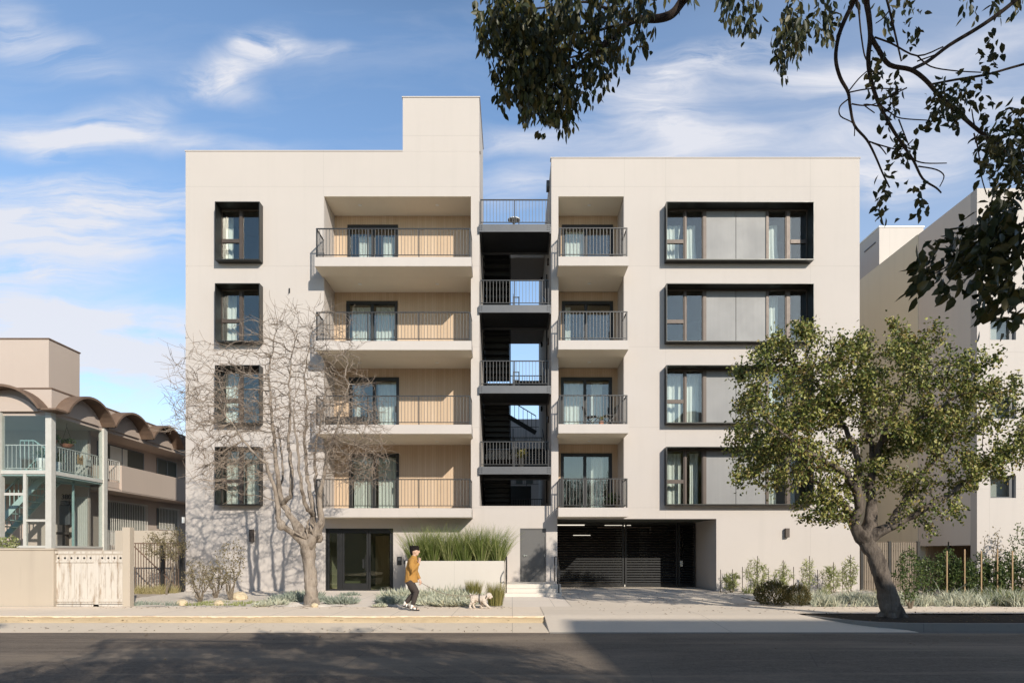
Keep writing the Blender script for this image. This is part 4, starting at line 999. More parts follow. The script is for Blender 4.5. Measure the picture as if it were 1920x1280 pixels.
# ================================================================ right neighbour
YN = 25.0; XN = 17.03
rn = empty('white_building',(XN,YN,0),'tall pale building at the right edge with small square windows and a shaded taupe side','building')
wn_ = [(X_(1857,YN),X_(1905,YN),Z_(py+42,YN),Z_(py,YN)) for py in (447,595,743,891)]
wn_ += [(x+3.2,y+3.2,z,t_) for x,y,z,t_ in wn_]
mb = MB(); rects_wall(mb, XN, 34, -.1, 14.90, wn_, YN, YN+.35); mb.box(XN+.31,34,YN+.36,28.6,14.5,14.9)
mb.box(XN+6,34,YN+.4,40,-.1,14.0)
build(mb,'front_wall',M['greystucco'],rn)
for i,(a,b,c,d_) in enumerate(wn_):
    f = build(MB().box(a,a+.05,YN+.12,YN+.3,c,d_).box(b-.16,b,YN+.12,YN+.3,c,d_).box(a+.05,b-.16,YN+.12,YN+.3,c,c+.05).box(a+.05,b-.16,YN+.12,YN+.3,d_-.05,d_),'window',M['steel'],rn)
    build(MB().box(a+.05,b-.16,YN+.2,YN+.21,c+.05,d_-.05),'glass_pane',M['glass'],f); build(MB().box(a,b,YN+.5,YN+.52,c,d_),'blind',M['room'],f)
mb = MB().box(XN,XN+.3,YN+.352,28.6,2.0,14.895).box(XN,XN+5,YN+.36,28.6,1.85,2.0); build(mb,'side_wall',M['taupe'],rn)
build(MB().box(XN-.03,XN+6,28.6,44,-.1,14.9),'side_wall',M['olive'],rn)
build(MB().box(XN-.03,XN+2.02,31.6,44,14.905,16.62),'roof_room',M['greystucco'],rn); build(MB().box(XN-.06,XN+2.05,31.57,44,16.62,16.68),'coping',M['white'],rn)
for s in range(7): build(MB().box(XN-.07,XN-.031,31.9,32.9,Z_(475,33)+.08*s,Z_(475,33)+.08*s+.05),'vent_slat',M['steel'],rn) if s == 0 else None
mb = MB()
for s in range(7): z = 15.3+.11*s; mb.bar((XN-.05,34.1,z),(XN-.05,34.9,z),.02,.08)
build(mb,'vent',M['steel'],rn)
build(MB().box(XN+.3,XN+5,28.5,28.58,-.1,1.85),'patio_wall',M['wood'],rn); build(MB().box(XN+2.2,XN+2.4,YN+.4,28.5,-.1,1.85).box(XN+.0,XN+.08,26.6,26.68,-.1,2.0),'patio_post',M['dark'],rn)
sf = empty('slat_fence',(14.6,26.6,0),'brown vertical slat fence between the cream building and the white building','fence')
mb = MB(); yf = 26.6; xa, xb = 13.2, X_(1722,yf); n = 30
for s in range(n): x = xa+(xb-xa)*s/n; mb.box(x+.012,x+(xb-xa)/n-.012,yf,yf+.025,.12,Z_(1016,yf))
build(mb,'slats',plain('weathered_fence_wood',(.20,.16,.12),.8,0,.25,4),sf)
for q in (.4,1.6): build(MB().box(xa,xb,yf+.027,yf+.07,q,q+.08),'rail',M['bronze'],sf)
for px in (1616,1668,1722): build(MB().box(X_(px,yf)-.05,X_(px,yf)+.05,yf-.03,yf+.08,0,Z_(1014,yf)),'post',M['dark'],sf)

# ================================================================ building across the street, behind the camera
ob = empty('opposite_building',(16.2,-12,0),'plain block across the street behind the viewer, casting the long shadow','building')
ob_wins = [(x,x+1.4,z,z+1.4) for x in (17.5,20.5,23.5,27,31,36,41,46) for z in (1.2,4.2,7.2,10.2)]
mb = MB(); rects_wall(mb, 16.2, 60, -.2, 14.9, ob_wins, -12.3, -12)
mb.v = [(x+ (0 if y > -12.2 else 0), y, z) for x,y,z in mb.v]
mb.box(23.4,60,-12.3,-12.0,14.9,15.8).box(23.4,23.7,-40,-12.3,14.9,15.8)
mb.add([(16.2,-12.3,-.2),(17.2,-40,-.2),(17.2,-40,14.9),(16.2,-12.3,14.9),(16.5,-12.3,-.2),(17.5,-40,-.2),(17.5,-40,14.9),(16.5,-12.3,14.9)],[(0,1,2,3),(7,6,5,4),(3,2,6,7)])
mb.box(17.3,60,-40,-12.31,13.8,14.0)
build(mb,'wall',M['stucco'],ob)
o2b = empty('sky_blocker_house',(-9,-12,0),'unseen lower block added left behind the viewer to cut light from the sky','building')  # block added out of view to keep sky fill off the road
w2_ = [(x,x+1.6,z,z+1.4) for x in (-43,-38,-33,-28,-23,-18,-13) for z in (1.2,4.3,7.3)]
mb = MB(); rects_wall(mb, -46, -9, -.2, 10.4, w2_, -12.3, -12); mb.box(-9.3,-9,-30,-12.31,-.2,10.4).box(-46,-9.31,-30,-12.31,9.9,10.1)
build(mb,'wall',M['olive'],o2b)
for a,b,c,d_ in w2_: build(MB().box(a,b,-12.2,-12.18,c,d_),'window',M['roomdark'],o2b)
for a,b,c,d_ in ob_wins: f = build(MB().box(a,b,-12.2,-12.18,c,d_),'window',M['roomdark'],ob)
# ================================================================ trees and plants
def colonize(paths, attr, step=.2, infl=1.2, kill=.28, iters=220, rng=None, grav=0.0, jitter=.15):
    """paths: scaffold polylines (list of (point, radius)); returns nodes, parent, min radius of scaffold"""
    rng = rng or np.random.default_rng(1)
    P = []; par = []; base = []
    def key(p): return tuple(round(c,3) for c in p)
    idx = {}
    for path in paths:
        last = None
        for i,(p,r) in enumerate(path):
            p = np.array(p, float)
            if i == 0 and key(p) in idx: last = idx[key(p)]; continue
            if last is None: P.append(p); par.append(-1); base.append(r); idx[key(p)] = len(P)-1; last = len(P)-1; continue
            q0 = P[last].copy(); r0 = base[last]; L = np.linalg.norm(p-q0); n = max(1,int(round(L/step)))
            for k in range(1,n+1):
                q = q0+(p-q0)*k/n
                if k < n: q = q+rng.normal(0,.02,3)*min(1,.12/max(r0,.02))
                P.append(q); par.append(last); base.append(r0+(r-r0)*k/n); last = len(P)-1
            idx[key(p)] = last
    A = np.array(attr); alive = np.ones(len(A),bool)
    N = np.array(P); d2 = ((A[:,None,:]-N[None])**2).sum(-1); near = d2.argmin(1); nd = np.sqrt(d2.min(1))
    alive &= nd > kill
    for it in range(iters):
        act = alive & (nd < infl)
        if not act.any():
            if not alive.any(): break
            infl *= 1.3
            if infl > 6: break
            continue
        ids = np.nonzero(act)[0]; new = []
        Pn = np.array(P); dirs = A[ids]-Pn[near[ids]]; dirs /= np.linalg.norm(dirs,axis=1)[:,None]+1e-9
        acc = np.zeros((len(P),3)); np.add.at(acc, near[ids], dirs)
        for k in np.unique(near[ids]):
            v = acc[k]; L = np.linalg.norm(v)
            if L < 1e-6: v = rng.normal(0,1,3); L = np.linalg.norm(v)
            v = v/L+rng.normal(0,jitter,3); v[2] += grav; v /= np.linalg.norm(v)
            q = P[k]+v*step
            new.append((q,k))
        s = len(P); ok = []
        for q,k in new: P.append(q); par.append(int(k)); base.append(0); ok.append(q)
        Q = np.array(ok); dd = np.sqrt(((A[:,None,:]-Q[None])**2).sum(-1)); m = dd.min(1); am = dd.argmin(1)
        upd = m < nd; nd[upd] = m[upd]; near[upd] = s+am[upd]; alive &= nd > kill
        if len(P) > 9000: break
    return np.array(P), np.array(par), np.array(base)

def radii(P, par, base, tip=.006, e=2.3):
    n = len(P); ch = [[] for _ in range(n)]
    for i,p in enumerate(par):
        if p >= 0: ch[p].append(i)
    r = np.zeros(n)
    for i in range(n-1,-1,-1):
        v = sum(r[c]**e for c in ch[i])**(1/e) if ch[i] else tip
        r[i] = max(v, tip)
    for i in range(n):
        if base[i] > 0: r[i] = base[i]
        elif par[i] >= 0: r[i] = min(r[i], r[par[i]]*.93)
    return r, ch

def limbs(P, par, r, ch, mb, nmax=10, wob=0, rng=None):
    n = len(P); w_ = np.ones(n)
    for i in range(n-1,-1,-1):
        if par[i] >= 0: w_[par[i]] += w_[i]
    starts = [(-1,i) for i in range(n) if par[i] < 0]
    while starts:
        p, i = starts.pop(); pts = []; rs = []
        if p >= 0: pts.append(P[p]); rs.append(min(r[p], r[i]*1.25))
        while True:
            pts.append(P[i]); rs.append(r[i])
            if not ch[i]: break
            cs = sorted(ch[i], key=lambda c: -r[c]*1000-w_[c])
            for c in cs[1:]: starts.append((i,c))
            i = cs[0]
        if len(pts) < 2: continue
        R = max(rs); k = nmax if R > .06 else 6 if R > .025 else 4 if R > .012 else 3
        if R > .05:      # lumpy bark: more rings, swelling and furrows
            V_ = [Vector(p) for p in pts]; q = []; rq = []
            for a_ in range(len(V_)-1):
                for s_ in range(3): q.append(V_[a_].lerp(V_[a_+1],s_/3)); rq.append(rs[a_]+(rs[a_+1]-rs[a_])*s_/3)
            q.append(V_[-1]); rq.append(rs[-1])
            f = lambda p,a: .09*math.sin(3*a+p.z*5+p.x*3)+.07*math.sin(p.z*9+a*2+p.y*7)+.05*math.sin(7*a+p.z*2.3)+.04*math.sin(p.z*23+a)
            mb.tube(q, rq, max(k,18), cap=True, wob=f)
        else: mb.tube(pts, rs, k, cap=R>.02)
    return mb

def leaves(pts, dirs, L, Wd, rng, droop=.4, fold=.25, up=None):
    """diamond leaves folded on the midrib: arrays of base points and directions"""
    n = len(pts); d = dirs+rng.normal(0,.55,(n,3)); d[:,2] -= droop; d /= np.linalg.norm(d,axis=1)[:,None]
    side = np.cross(d, rng.normal(0,1,(n,3))); side /= np.linalg.norm(side,axis=1)[:,None]+1e-9
    nrm = np.cross(d, side)
    l = (L*rng.uniform(.65,1.2,n))[:,None]; w_ = (Wd*rng.uniform(.75,1.2,n))[:,None]
    a = pts; b = pts+d*l*.32+side*w_*.5+nrm*w_*fold; b2 = pts+d*l*.66+side*w_*.42+nrm*w_*fold; t = pts+d*l
    c2 = pts+d*l*.66-side*w_*.42+nrm*w_*fold; c = pts+d*l*.32-side*w_*.5+nrm*w_*fold
    V = np.stack([a,b,b2,t,c2,c],1).reshape(-1,3)
    o = np.arange(n)[:,None]*6
    Fc = np.concatenate([o+np.array([[0,1,2,3]]), o+np.array([[0,3,4,5]])],1).reshape(-1,4)
    return V, Fc

def ellpts(rng, n, c, r, shell=.0):
    v = rng.normal(0,1,(n,3)); v /= np.linalg.norm(v,axis=1)[:,None]; u = rng.uniform(shell**3,1,n)**(1/3)
    return np.array(c)+v*u[:,None]*np.array(r)

# ---- bare tree by the sidewalk, left
rng = np.random.default_rng(11)
YT = 20.0
LS = .60
def S(l):    # (px,py,dy,r)
    return [(W(px,py,YT+dy),r if r > .16 else r*LS) for px,py,dy,r in l]
tr = [(585,1139,0,.25),(583,1120,0,.185),(582,1080,0,.17),(580,1050,0,.175),(577,1030,0,.205),(577,1018,0,.235)]
f0 = (577,1018,0,.25)
paths = [S(tr),
 S([f0,(556,1006,-.2,.14),(540,992,-.35,.135),(527,984,-.45,.13),(521,970,-.5,.12),(520,945,-.55,.10),(512,905,-.7,.08),(500,868,-.8,.07),(478,850,-.9,.055),(455,825,-1,.045),(440,800,-1.1,.035),(420,770,-1.2,.025)]),
 S([f0,(565,1000,.0,.17),(548,972,.1,.15),(530,945,.2,.13),(522,905,.3,.11),(517,860,.4,.09),(511,800,.5,.075),(508,745,.55,.06),(503,700,.6,.045),(512,650,.6,.03),(520,610,.6,.02),(515,575,.6,.012)]),
 S([(530,945,.2,.13),(546,930,-.1,.10),(547,880,-.2,.085),(541,830,-.3,.07),(545,770,-.4,.055),(540,720,-.4,.04),(548,660,-.4,.025),(560,600,-.4,.013)]),
 S([f0,(583,1000,.1,.16),(588,965,.1,.12),(582,930,.2,.10),(574,880,.3,.08),(570,820,.3,.065),(576,760,.4,.05),(571,700,.4,.035),(580,640,.4,.02),(592,590,.3,.012)]),
 S([f0,(592,1002,-.1,.17),(603,975,-.2,.14),(600,945,-.3,.12),(603,910,-.4,.10),(612,865,-.4,.075),(626,820,-.5,.055),(640,770,-.6,.04),(655,720,-.7,.025)]),
 S([(603,975,-.2,.14),(597,950,.4,.10),(592,905,.8,.08),(590,860,1.0,.06),(600,800,1.2,.045),(610,740,1.3,.03)]),
 S([(588,965,.1,.12),(575,950,-.5,.09),(566,920,-.9,.075),(560,870,-1.1,.06),(556,820,-1.3,.045),(550,770,-1.4,.03)]),
 S([(521,970,-.5,.12),(519,950,.3,.08),(530,900,.9,.06),(528,850,1.2,.045),(520,800,1.4,.03)])]
def pe(n, px, py, rx, ry, dy=0, ry_=1.6, shell=.2):
    Y = YT+dy; c = W(px,py,Y); return ellpts(rng, n, c, (rx*Y/F, ry_, ry*Y/F), shell)
att = np.concatenate([pe(620,560,700,110,115,0,1.7), pe(520,430,780,110,110,-.3,1.6), pe(430,640,790,85,110,0,1.6), pe(260,590,640,100,80,0,1.3), pe(230,380,720,70,90,-.3,1.2), pe(300,670,860,60,60,-.3,1.3), pe(200,480,690,90,110,0,1.5), pe(120,420,880,70,60,-.4,1.)])
P, par, base = colonize(paths, att, .17, 1.1, .22, 160, rng, grav=.02, jitter=.28)
r, ch = radii(P, par, base, .0072, 2.25)
bt = empty('bare_tree', W(585,1139,YT), 'leafless pale-barked tree with knotty forked trunk beside the sidewalk', 'tree')
mbt = MB(); limbs(P, par, r, ch, mbt, 12)
mb = MB(); rr = random.Random(4)                       # fine twigs, arching
tw = [i for i in range(len(P)) if r[i] < .028 and i > len(paths)*3]
for i in tw:
    for q in range(rr.choice((1,2,2,3,4)) if P[i][2] < 6.0 else rr.choice((0,1,1,2))):
        d_ = Vector(P[i]-P[par[i]]).normalized()+Vector((rr.gauss(0,.8),rr.gauss(0,.8),rr.gauss(.1,.7))); d_.normalize(); p = Vector(P[i]); pts = [p]; L = rr.uniform(.2,.62)
        cv = Vector((rr.gauss(0,.12),rr.gauss(0,.12),rr.uniform(-.2,.16)))
        for s in range(4): d_ = (d_+cv).normalized(); p = p+d_*L/4; pts.append(p)
        mb.tube(pts, [.0056,.0053,.0048,.0043,.0032], 3, cap=False)
build(mb,'twigs',M['baretwig'],bt)
# knots and lopped stubs at the fork
mb = mbt
for px,py,dy,rx in ((576,1004,-.12,.15),(590,1000,-.12,.12),(598,1008,-.05,.13),(527,984,-.45,.135),(576,1018,-.03,.235)):
    c = W(px,py,YT+dy); mb.ell(c,(rx,rx*.9,rx*1.15),n=10,m=7)
for k in range(14): c = W(rr.uniform(570,606),rr.uniform(985,1012),YT-.2); d_ = Vector((rr.uniform(-.5,.6),-.3,rr.uniform(.2,1))).normalized(); mb.tube([c,Vector(c)+d_*rr.uniform(.15,.4)],[.035,.022],6)
build(mb,'trunk',M['palebark'],bt,smooth=True)

# ---- leafy street tree, right
rng = np.random.default_rng(23); YT = 16.3; LS = .78
f0 = (1624,1010,0,.175)
paths = [S([(1676,1166,0,.33),(1674,1152,0,.27),(1668,1125,0,.222),(1657,1092,.02,.192),(1646,1060,.0,.178),(1637,1035,0,.172),f0]),
 S([f0,(1607,996,-.1,.16),(1600,978,-.15,.15),(1612,955,-.2,.14),(1606,920,-.3,.12),(1590,890,-.5,.10),(1560,870,-.8,.08),(1520,850,-1.1,.06),(1480,820,-1.4,.04),(1440,790,-1.5,.03)]),
 S([(1606,920,-.3,.12),(1612,880,-.2,.10),(1600,830,-.1,.08),(1570,780,0,.06),(1540,730,.1,.045),(1500,690,.2,.03)]),
 S([f0,(1630,985,.1,.17),(1634,950,.15,.14),(1630,915,.2,.12),(1640,870,.2,.10),(1655,825,.1,.085),(1672,780,0,.07),(1700,730,-.2,.05),(1720,690,-.3,.03)]),
 S([(1640,870,.2,.10),(1628,820,.7,.08),(1620,760,1.0,.06),(1625,700,1.2,.04),(1630,660,1.2,.03)]),
 S([f0,(1645,998,-.1,.16),(1668,988,-.2,.13),(1700,972,-.3,.10),(1740,950,-.5,.08),(1790,920,-.6,.06),(1830,890,-.6,.04),(1870,860,-.5,.03)]),
 S([(1668,988,-.2,.13),(1690,950,.4,.10),(1720,900,.8,.08),(1760,850,1.0,.06),(1800,800,1.0,.045),(1840,770,1.0,.03)]),
 S([(1600,978,-.15,.15),(1585,945,.5,.10),(1550,920,.9,.075),(1510,890,1.1,.055),(1460,860,1.2,.035),(1420,840,1.2,.025)]),
 S([(1655,825,.1,.085),(1700,800,-.7,.06),(1750,770,-1.1,.045),(1800,740,-1.3,.03)])]
att = np.concatenate([pe(470,1490,720,125,110,0,2.1,.3), pe(300,1445,800,85,110,-.2,1.8,.3), pe(430,1630,700,150,100,0,2.2,.3), pe(430,1750,750,130,105,0,2.1,.3), pe(330,1820,800,95,95,-.2,1.9,.3), pe(200,1480,880,110,60,0,1.6), pe(220,1760,880,110,60,0,1.6), pe(170,1620,830,120,90,0,1.6), pe(70,1890,850,40,60,0,1.2),pe(70,1430,890,80,45,-.3,1.0),pe(60,1530,940,70,35,-.2,.9),pe(40,1760,960,50,50,-.4,.7),pe(30,1530,950,60,30,.2,.8),pe(40,1720,950,70,35,-.3,.8)])
P, par, base = colonize(paths, att, .2, 1.3, .30, 160, rng, grav=.0, jitter=.2)
r, ch = radii(P, par, base, .008, 2.3)
lt = empty('leafy_tree', W(1673,1163,YT), 'rounded leafy street tree with yellow-green foliage and leaning trunk in the mulch bed', 'tree')
mb = MB(); limbs(P, par, r, ch, mb, 14); 
for px,py,dy,rx in ((1625,1006,-.03,.175),(1600,980,-.12,.12)): mb.ell(W(px,py,YT+dy),(rx,rx*.9,rx*1.1),n=12,m=8)
for a in range(6): an = a*1.05; mb.tube([Vector(W(1671,1140,YT)),Vector(W(1673,1158,YT))+Vector((math.cos(an)*.3,math.sin(an)*.28,0)),Vector(W(1673,1168,YT))+Vector((math.cos(an)*.5,math.sin(an)*.45,-.06))],[.14,.11,.04],8)
build(mb,'trunk',M['bark'],lt,smooth=True)
idx = np.array([i for i in range(len(P)) if r[i] < .030 and base[i] == 0 and par[i] >= 0])
cl = .5+.5*np.sin(P[idx,0]*2.1+1)*np.sin(P[idx,2]*2.6+P[idx,1])
px_ = HX+P[idx,0]*F/P[idx,1]; py_ = HY-(P[idx,2]-EYE)*F/P[idx,1]
num = (8+34*np.clip(cl*1.3-.15,0,1)+rng.uniform(0,4,len(idx))).astype(int)
tips = np.repeat(idx, num); n = len(tips); dirs = P[tips]-P[par[tips]]; dirs /= np.linalg.norm(dirs,axis=1)[:,None]
off = rng.normal(0,1,(n,3)); off /= np.linalg.norm(off,axis=1)[:,None]
pts = P[tips]-dirs*rng.uniform(0,.2,n)[:,None]+off*(rng.uniform(0,1,n)**.8*.23)[:,None]
V, Fc = leaves(pts, dirs*.3, .088, .05, rng, droop=.45)
mesh_obj('crown', V, Fc, M['leaf'], lt)
print('leafy', len(P), n)

for i,(x,y,rz,lab) in enumerate(((-11,-5.2,1.1,'unseen leafy tree added left behind the viewer to block sky light'),(-7.4,-3.5,0.,'tall unseen leafy tree added behind the viewer to dapple the garden wall'),(13.5,-6.4,4.0,'unseen leafy tree added right behind the viewer to block sky light'))):  # unseen copies added behind the camera to block sky light and cast dapple
    c_ = copy_tree(lt); c_.location = (x,y,0); c_.rotation_euler.z = rz; c_.scale = (1.75,)*3 if rz == 0. else (1,1,1); c_['label'] = lab; c_['group'] = 'unseen leafy trees added behind the viewer to block light'
# ---- tree overhead, this side of the street
rng = np.random.default_rng(37); rr = random.Random(8)
ot = empty('overhanging_tree', (4.6,-1.2,0), 'dark-leaved tree overhead whose branches hang into the top of the picture', 'tree')
mb = MB()
mb.tube([(4.6,-1.2,-.05),(4.6,-1.2,.4),(4.55,-1.1,2.0),(4.4,-.9,3.6),(4.2,-.6,4.8)],[.42,.33,.28,.27,.26],14)
H1 = Vector((4.2,-.6,4.8)); 
def pb(l, r0, r1, Y):        # branch through pixels at a depth, px,py,(dy)
    pts = [Vector(W(q[0],q[1],Y+(q[2] if len(q)>2 else 0))) for q in l]; n = len(pts)
    sm = []
    for i in range(n-1):
        p0,p1,p2,p3 = pts[max(i-1,0)],pts[i],pts[i+1],pts[min(i+2,n-1)]
        for k in range(4):
            t = k/4; sm.append(.5*((2*p1)+(p2-p0)*t+(2*p0-5*p1+4*p2-p3)*t*t+(3*p1-p0-3*p2+p3)*t**3))
    sm.append(pts[-1]); m = len(sm); mb.tube(sm,[r0+(r1-r0)*(i/(m-1))**.8 for i in range(m)],8); return sm
Y1, Y2 = 4.3, 3.9
tw = []
B1 = pb([(1420,-180,-1.2),(1340,-70,-.4),(1285,-5),(1262,25),(1235,35),(1200,36),(1180,42),(1155,62),(1130,88),(1105,106),(1082,122),(1058,131),(1030,132),(1000,140)],.034,.008,Y1)
mb.tube([H1,(3.6,.4,5.2),(2.4,1.9,5.5),W(1420,-180,Y1-1.2)],[.15,.11,.07,.034],10)
tw += pb([(1185,40),(1150,22,.1),(1115,8,.2),(1092,4,.2),(1060,12,.2),(1030,14,.2),(985,19,.2),(950,30,.2)],.011,.004,Y1)
tw += pb([(1092,4,.2),(1062,16,.2),(1034,25,.2),(1010,30,.2)],.006,.003,Y1)
tw += pb([(1178,46),(1150,50),(1120,58),(1095,63),(1066,65)],.009,.005,Y1)
tw += pb([(1150,68),(1125,84,-.1),(1100,96,-.1),(1085,104,-.1),(1062,110,-.1),(1040,116,-.1)],.008,.004,Y1)
tw += pb([(1110,104),(1090,103),(1070,90),(1060,80)],.004,.003,Y1)
tw += pb([(1165,55),(1160,80,.1),(1150,110,.1),(1140,140,.1)],.006,.003,Y1)
tw += pb([(1060,131),(1070,145),(1082,158),(1095,156),(1110,152)],.004,.003,Y1)
tw += pb([(985,19,.2),(960,60,.1),(955,110,.1),(965,150,.1),(985,190,.1)],.006,.003,Y1)
tw += pb([(1000,140),(990,160),(1000,200),(1005,225)],.005,.003,Y1)
tw += pb([(1040,135),(1050,160),(1060,200)],.004,.003,Y1)
B2 = pb([(1660,-160,-.5),(1622,-60,-.2),(1602,0),(1585,35),(1572,70),(1567,110),(1575,145),(1590,173),(1594,200),(1602,235),(1625,262),(1640,290),(1655,325),(1668,352)],.016,.004,Y2)
pb([(1604,-20),(1610,20),(1614,60),(1620,100),(1626,115)],.006,.004,Y2+.3)
B3 = pb([(1640,-160,-.5),(1630,-60,-.2),(1625,0),(1629,30),(1632,68),(1628,110),(1633,150),(1648,195),(1672,240),(1690,268),(1712,300),(1730,335),(1755,352),(1765,362)],.019,.004,Y2)
B4 = pb([(1632,68),(1648,95),(1668,122),(1708,131),(1735,150),(1762,180),(1800,215),(1835,245),(1865,268),(1900,300),(1940,340)],.013,.009,Y2)
B5 = pb([(1708,131),(1740,115,.1),(1780,85,.1),(1830,55,.1),(1870,28,.1),(1905,0,.1),(1960,-50,0)],.009,.012,Y2)
B6 = pb([(1655,-30,.1),(1668,20,.1),(1682,80,.1),(1690,115,.1)],.008,.004,Y2)
tw += pb([(1640,70),(1672,82),(1720,105),(1768,88)],.005,.004,Y2)
tw += pb([(1720,105,.1),(1745,125,.1),(1790,133,.1),(1840,136,.1)],.004,.003,Y2)
tw += pb([(1748,158,.1),(1790,150,.1),(1850,140,.1),(1900,126,.1),(1960,110,.1)],.006,.007,Y2)
for l in ([(1590,173),(1610,148),(1630,130)],[(1590,174),(1620,168),(1650,166),(1690,168)],[(1597,195),(1620,198),(1645,193),(1690,166)],[(1592,185),(1575,200),(1576,218),(1600,232),(1602,255)],[(1648,195),(1670,212),(1690,222),(1745,226)],
          [(1685,224),(1695,250),(1705,275)],[(1628,265),(1660,275),(1690,280),(1712,262)],[(1636,268),(1650,275),(1662,290)],[(1712,300),(1735,306),(1775,306)],[(1722,312),(1755,318),(1770,330),(1762,350)],[(1830,245),(1825,225),(1822,205)],
          [(1650,200),(1620,196),(1640,212)],[(1720,115,.0),(1760,100,0),(1782,85,0)],[(1700,165,0),(1680,175,0),(1650,192,0)],[(1826,250),(1834,280),(1840,330),(1850,365)],[(1668,20,.1),(1655,35,.1),(1642,44,.1)]):
    tw += pb(l,.0042,.0028,Y2)
mb.tube([H1,(4.0,.6,5.6),(3.2,1.9,5.6),W(1660,-160,Y2-.5)],[.14,.10,.06,.02],10); mb.tube([(3.2,1.9,5.6),W(1640,-160,Y2-.5)],[.05,.02],8)
mb.tube([(4.0,.6,5.6),(4.3,2.2,5.2),(4.3,3.3,4.6),W(1960,-50,Y2)],[.09,.06,.04,.014],8)
mb.tube([(4.3,3.3,4.6),W(2060,250,Y2-.2),W(1980,380,Y2-.2),W(1900,430,Y2-.2),W(1830,470,Y2-.2)],[.03,.018,.012,.008,.005],8)
tw += pb([(1960,360,-.2),(1930,420,-.2),(1890,500,-.2),(1850,540,-.2)],.010,.004,Y2)
tw += pb([(1900,430,-.2),(1850,440,-.2),(1790,490,-.2),(1740,520,-.2)],.006,.003,Y2)
# upper crown above the view, with its own branching
cl_ = []
while len(cl_) < 1150:                       # where its shade falls on the road (xs, ys), carried back up the sun's ray to height z
    ys_ = rng.uniform(5.5,13.5); xs_ = rng.uniform(-7.5,2.1); z_ = rng.uniform(.6+.32*ys_+.45, 7.9)
    top = 13.3-((xs_+1.6)/5.2)**4*3.2 if xs_ < -1.6 else 13.0-((xs_+1.6)/3.0)**2*3.0
    top += .35*math.sin(xs_*3.1)+.25*math.sin(xs_*7.3+1)
    if ys_ > top or math.sin(xs_*1.7+ys_*.9)*math.sin(ys_*2.3-xs_*.6) > .5: continue
    p_ = (xs_+z_, ys_-1.887*z_, z_)
    if p_[1] > -5.5: cl_.append(p_)
cpts = np.array(cl_)
paths = [[((4.2,-.6,4.8),.2),((3.4,.0,5.8),.12),((2.2,.2,6.6),.08),((.8,-.3,7.0),.05),((-.6,-.6,7.2),.03)],[((4.2,-.6,4.8),.2),((4.4,.1,6.0),.13),((4.4,-.8,7.0),.06)],
         [((4.2,-.6,4.8),.2),((5.2,-1.2,5.8),.11),((6.2,-2.2,6.6),.07),((6.8,-3.4,7.0),.04)],[((4.2,-.6,4.8),.2),((3.6,-1.5,5.8),.1),((2.6,-2.1,6.8),.06)]]
P, par, base = colonize(paths, cpts, .26, 1.5, .36, 120, rng, jitter=.2); r, ch = radii(P, par, base, .006, 2.3); limbs(P, par, r, ch, mb, 10)
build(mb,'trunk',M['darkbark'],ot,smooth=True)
ok = np.array([i for i in range(len(P)) if r[i] < .028 and base[i] == 0 and P[i][2] > 1.52+1.0*max(P[i][1],0)+.35])
tips = np.repeat(ok, 22); n = len(tips); pts = P[tips]+rng.normal(0,.15,(n,3)); keep = pts[:,2] > 1.52+.87*np.maximum(pts[:,1],0)+.1; pts = pts[keep]
Va, Fa = leaves(pts, np.zeros((len(pts),3)), .095, .05, rng, droop=.7)
# leaf sprays that hang into view
def spray(px, py, rx, ry, n, Y, L=.075, ang=0, dep=.35):
    """n leaves hung on small pendant strings inside a region"""
    out = []; m = max(3,n//7); c, s = math.cos(rad(ang)), math.sin(rad(ang))
    for k in range(m):
        a = rng.uniform(0,6.283); q = math.sqrt(rng.uniform(0,1)); u, v = q*math.cos(a)*rx, q*math.sin(a)*ry
        x0, y0_, yy_ = px+u*c-v*s, py+u*s+v*c, Y+rng.uniform(-dep,dep)
        p = np.array(W(x0,y0_,yy_)); d_ = np.array([rng.normal(0,.25),rng.normal(0,.25),-1.])
        for j in range(-4,3): out.append(p+d_*.028*j+rng.normal(0,.014,3))
    return out
o1 = []
for a in ((925,40,32,55,150),(965,45,45,65,330),(1000,90,50,70,360),(960,120,40,60,150),(1025,150,45,50,230),(985,185,42,32,150),(1010,205,35,22,90),(1065,190,20,35,70),(1060,215,12,18,30),(1110,160,25,35,60),(1130,110,28,35,70),(1100,40,60,30,110),(1170,60,35,40,70),(1040,40,40,30,90),(1190,20,50,18,60),(1210,60,12,25,20),
          (1160,100,15,25,26),(1085,95,45,45,80),(1140,15,30,20,40),(940,175,12,25,18),(1080,30,30,30,50)): o1 += spray(*a[:4],int(a[4]*1.7),Y1,)
for a in ((1235,4,30,14,30),(1290,2,18,10,12),(1385,25,38,30,120),(1405,45,25,25,60),(1360,10,20,18,30),(1480,70,32,42,230),(1500,40,30,35,140),(1475,115,16,25,40),(1540,40,30,35,120),(1560,60,14,22,25),(1590,6,15,10,20),(1690,6,22,12,28),(1665,28,8,10,6),(1820,12,22,16,26),(1868,18,8,18,9),(1905,8,18,14,26)): o1 += spray(*a[:4],int(a[4]*.8),Y1+.3)
o2 = []
OFF2 = .55
for a in ((1780,205,32,28,220),(1765,225,28,18,50),(1815,195,18,18,30),(1660,350,12,22,34),(1662,390,14,18,38),(1672,180,10,20,9),(1640,150,9,12,16),(1655,215,14,10,16),(1684,168,12,10,14),(1698,278,14,14,22),(1723,380,10,7,12),(1680,290,16,10,10),(1706,70,10,12,10),(1850,125,10,10,8),(1632,135,12,14,16),(1850,108,8,8,6),
          (1890,275,40,50,260),(1862,300,24,40,80),(1908,340,22,35,90),(1845,285,18,22,40),(1835,210,12,10,8),(1905,230,18,14,24),(1880,385,30,25,60)): o2 += spray(*a[:4],int(a[4]*(OFF2 if a[0] < 1820 else .95)),Y2)
o3 = []
